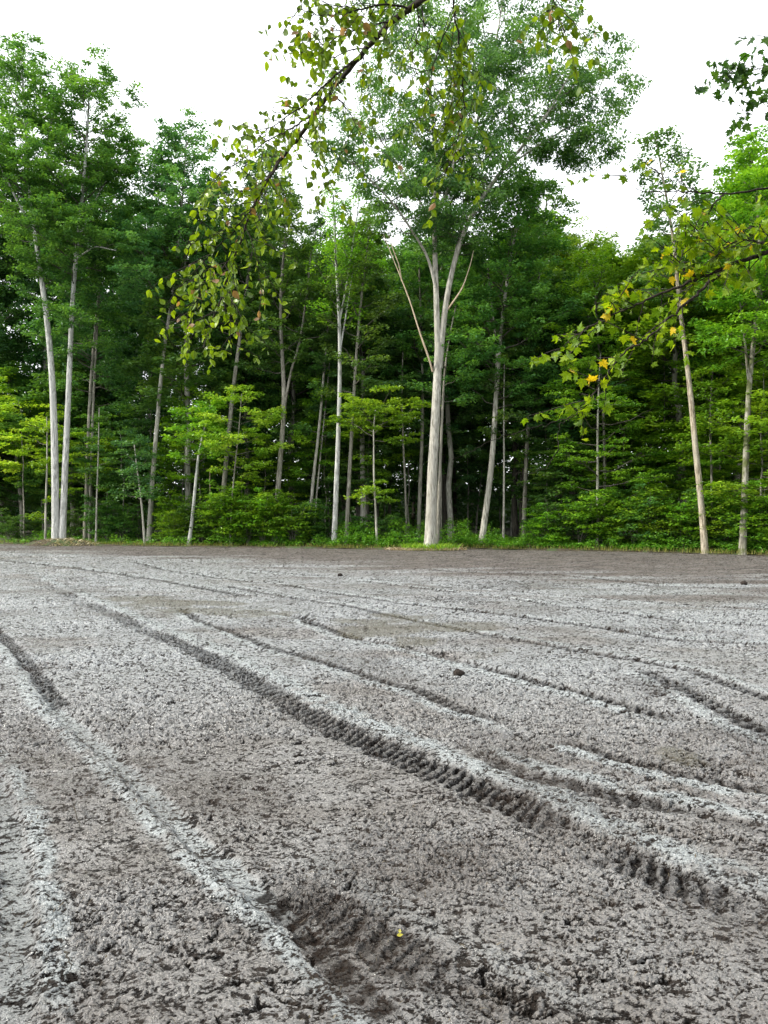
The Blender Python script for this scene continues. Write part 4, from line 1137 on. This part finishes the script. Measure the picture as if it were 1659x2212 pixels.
# loose straw, rootlets and leaf bits pressed into the mud
rng = np.random.RandomState(31)
M = 3800
yy = 1.9 + 22 * rng.rand(M) ** 1.7
xx = rng.uniform(-.68, .68, M) * (yy + .4)
yi = np.clip(np.searchsorted(ys, yy), 0, len(ys) - 1)
xi = np.clip(np.round((xx / (ys[yi] + .35) + .80) / 1.6 * 1049).astype(int), 0, 1049)
zz = H[yi, xi]
az = rng.rand(M) * 6.283; ln = rng.uniform(.008, .05, M); wd = rng.uniform(.0008, .0028, M)
dx, dy = np.cos(az) * ln, np.sin(az) * ln
px, py = -np.sin(az) * wd, np.cos(az) * wd
z0 = zz + .004; z1 = zz + .004 + rng.rand(M) * .010
V = np.stack((np.stack((xx - px, yy - py, z0), -1), np.stack((xx + px, yy + py, z0), -1),
              np.stack((xx + dx * .5 + px, yy + dy * .5 + py, z1 + .006), -1), np.stack((xx + dx * .5 - px, yy + dy * .5 - py, z1 + .006), -1),
              np.stack((xx + dx + px * .4, yy + dy + py * .4, z1), -1), np.stack((xx + dx - px * .4, yy + dy - py * .4, z1), -1)), 1).reshape(-1, 3)
bi = np.arange(M)[:, None] * 6
F = np.concatenate((bi + np.array((0, 1, 2, 3)), bi + np.array((3, 2, 4, 5))))
b = MB(); b.add(V, F, np.repeat(rng.rand(M), 6))
STRAW = leaf_mat('mud_straw', (.012, .009, .007), (.030, .022, .016), (.11, .09, .06), trans=.05)
tag(b.build('mud_debris', STRAW, smooth=False), 'dark rootlets and bits of straw strewn over the mud', 'debris', kind='stuff')

# ------------------------------------------------------------------ small things on the mud
def clod(label, x, y, r, seed):
    rng = np.random.RandomState(seed)
    g = G(x, y)
    na, nb_ = 18, 12
    th = np.linspace(0, 2 * math.pi, na, endpoint=False); ph = np.linspace(.02, math.pi - .02, nb_)
    T_, P_ = np.meshgrid(th, ph)
    rr = r * (.35 + 1.2 * fbm(np.cos(T_) * 2.2 * np.sin(P_) + 9, np.sin(T_) * 2.2 * np.sin(P_) + P_ * 1.5, 4, seed))
    V = np.stack((rr * np.cos(T_) * np.sin(P_) * 1.2, rr * np.sin(T_) * np.sin(P_), rr * np.cos(P_) * .8 + r * .35), -1)
    b = MB(); i2 = np.arange(na * nb_).reshape(nb_, na); n2_ = np.roll(i2, -1, 1)
    b.add(V, np.stack((i2[:-1], n2_[:-1], n2_[1:], i2[1:]), -1).reshape(-1, 4))
    o_ = b.build('mud_clod', CLOD); o_.location = (g[0], g[1], 0)
    tag(o_, label, 'mud clod')
CLOD = bark_mat('clod_soil', (.018, .013, .011), (.055, .042, .036), (.03, .024, .02), scale=3, bump=1)
clod('lone dark clod of mud right of centre in the middle ground', 991, 1458, .055, 1)
clod('small dark clod lying on the brown belt far right', 1608, 1262, .07, 2)
clod('small dark clod beside the ruts at centre left', 735, 1243, .06, 4)
def stick(label, p0, p1, r, seed):
    rng = np.random.RandomState(seed)
    a = G(*p0); c_ = G(*p1)
    n_ = 8; t = np.linspace(0, 1, n_)
    pts = np.stack((a[0] + (c_[0] - a[0]) * t, a[1] + (c_[1] - a[1]) * t, .030 + .012 * np.sin(t * 3)), -1)
    pts[:, :2] += rng.randn(n_, 2) * .006
    b = MB(); b.tube(pts, np.linspace(r, r * .5, n_), 6)
    o_ = b.build('twig', BM['dark'] if seed % 2 else BM['bare']); tag(o_, label, 'twig')
stick('short pale twig lying in the left foreground mud', (535, 2338), (590, 2362), .004, 2)
stick('thin dark twig lying in the left middle mud', (160, 1745), (172, 1800), .004, 3)
stick('thin dark twig in the lower left corner area', (140, 2070), (160, 2110), .004, 5)
stick('pale straw-like twig in the lower right foreground', (905, 2500), (960, 2540), .003, 4)
b = MB(); g = G(857, 2038)
put_leaves(b, leaf_ovate(), np.array([(g[0], g[1], .035), (g[0] + .01, g[1] + .01, .04)]), np.array([(1, .2, .1), (.2, 1, .3)]), np.array([(0, -.3, 1), (.3, 0, 1.0)]), np.array([.026, .02]), np.array([.5, .9]))
tag(b.build('fallen_leaf', leaf_mat('leaf_fallen', (.5, .42, .05), (.6, .5, .08), (.7, .6, .15)), smooth=False), 'small bright yellow fallen leaf in the foreground mud', 'fallen leaf')
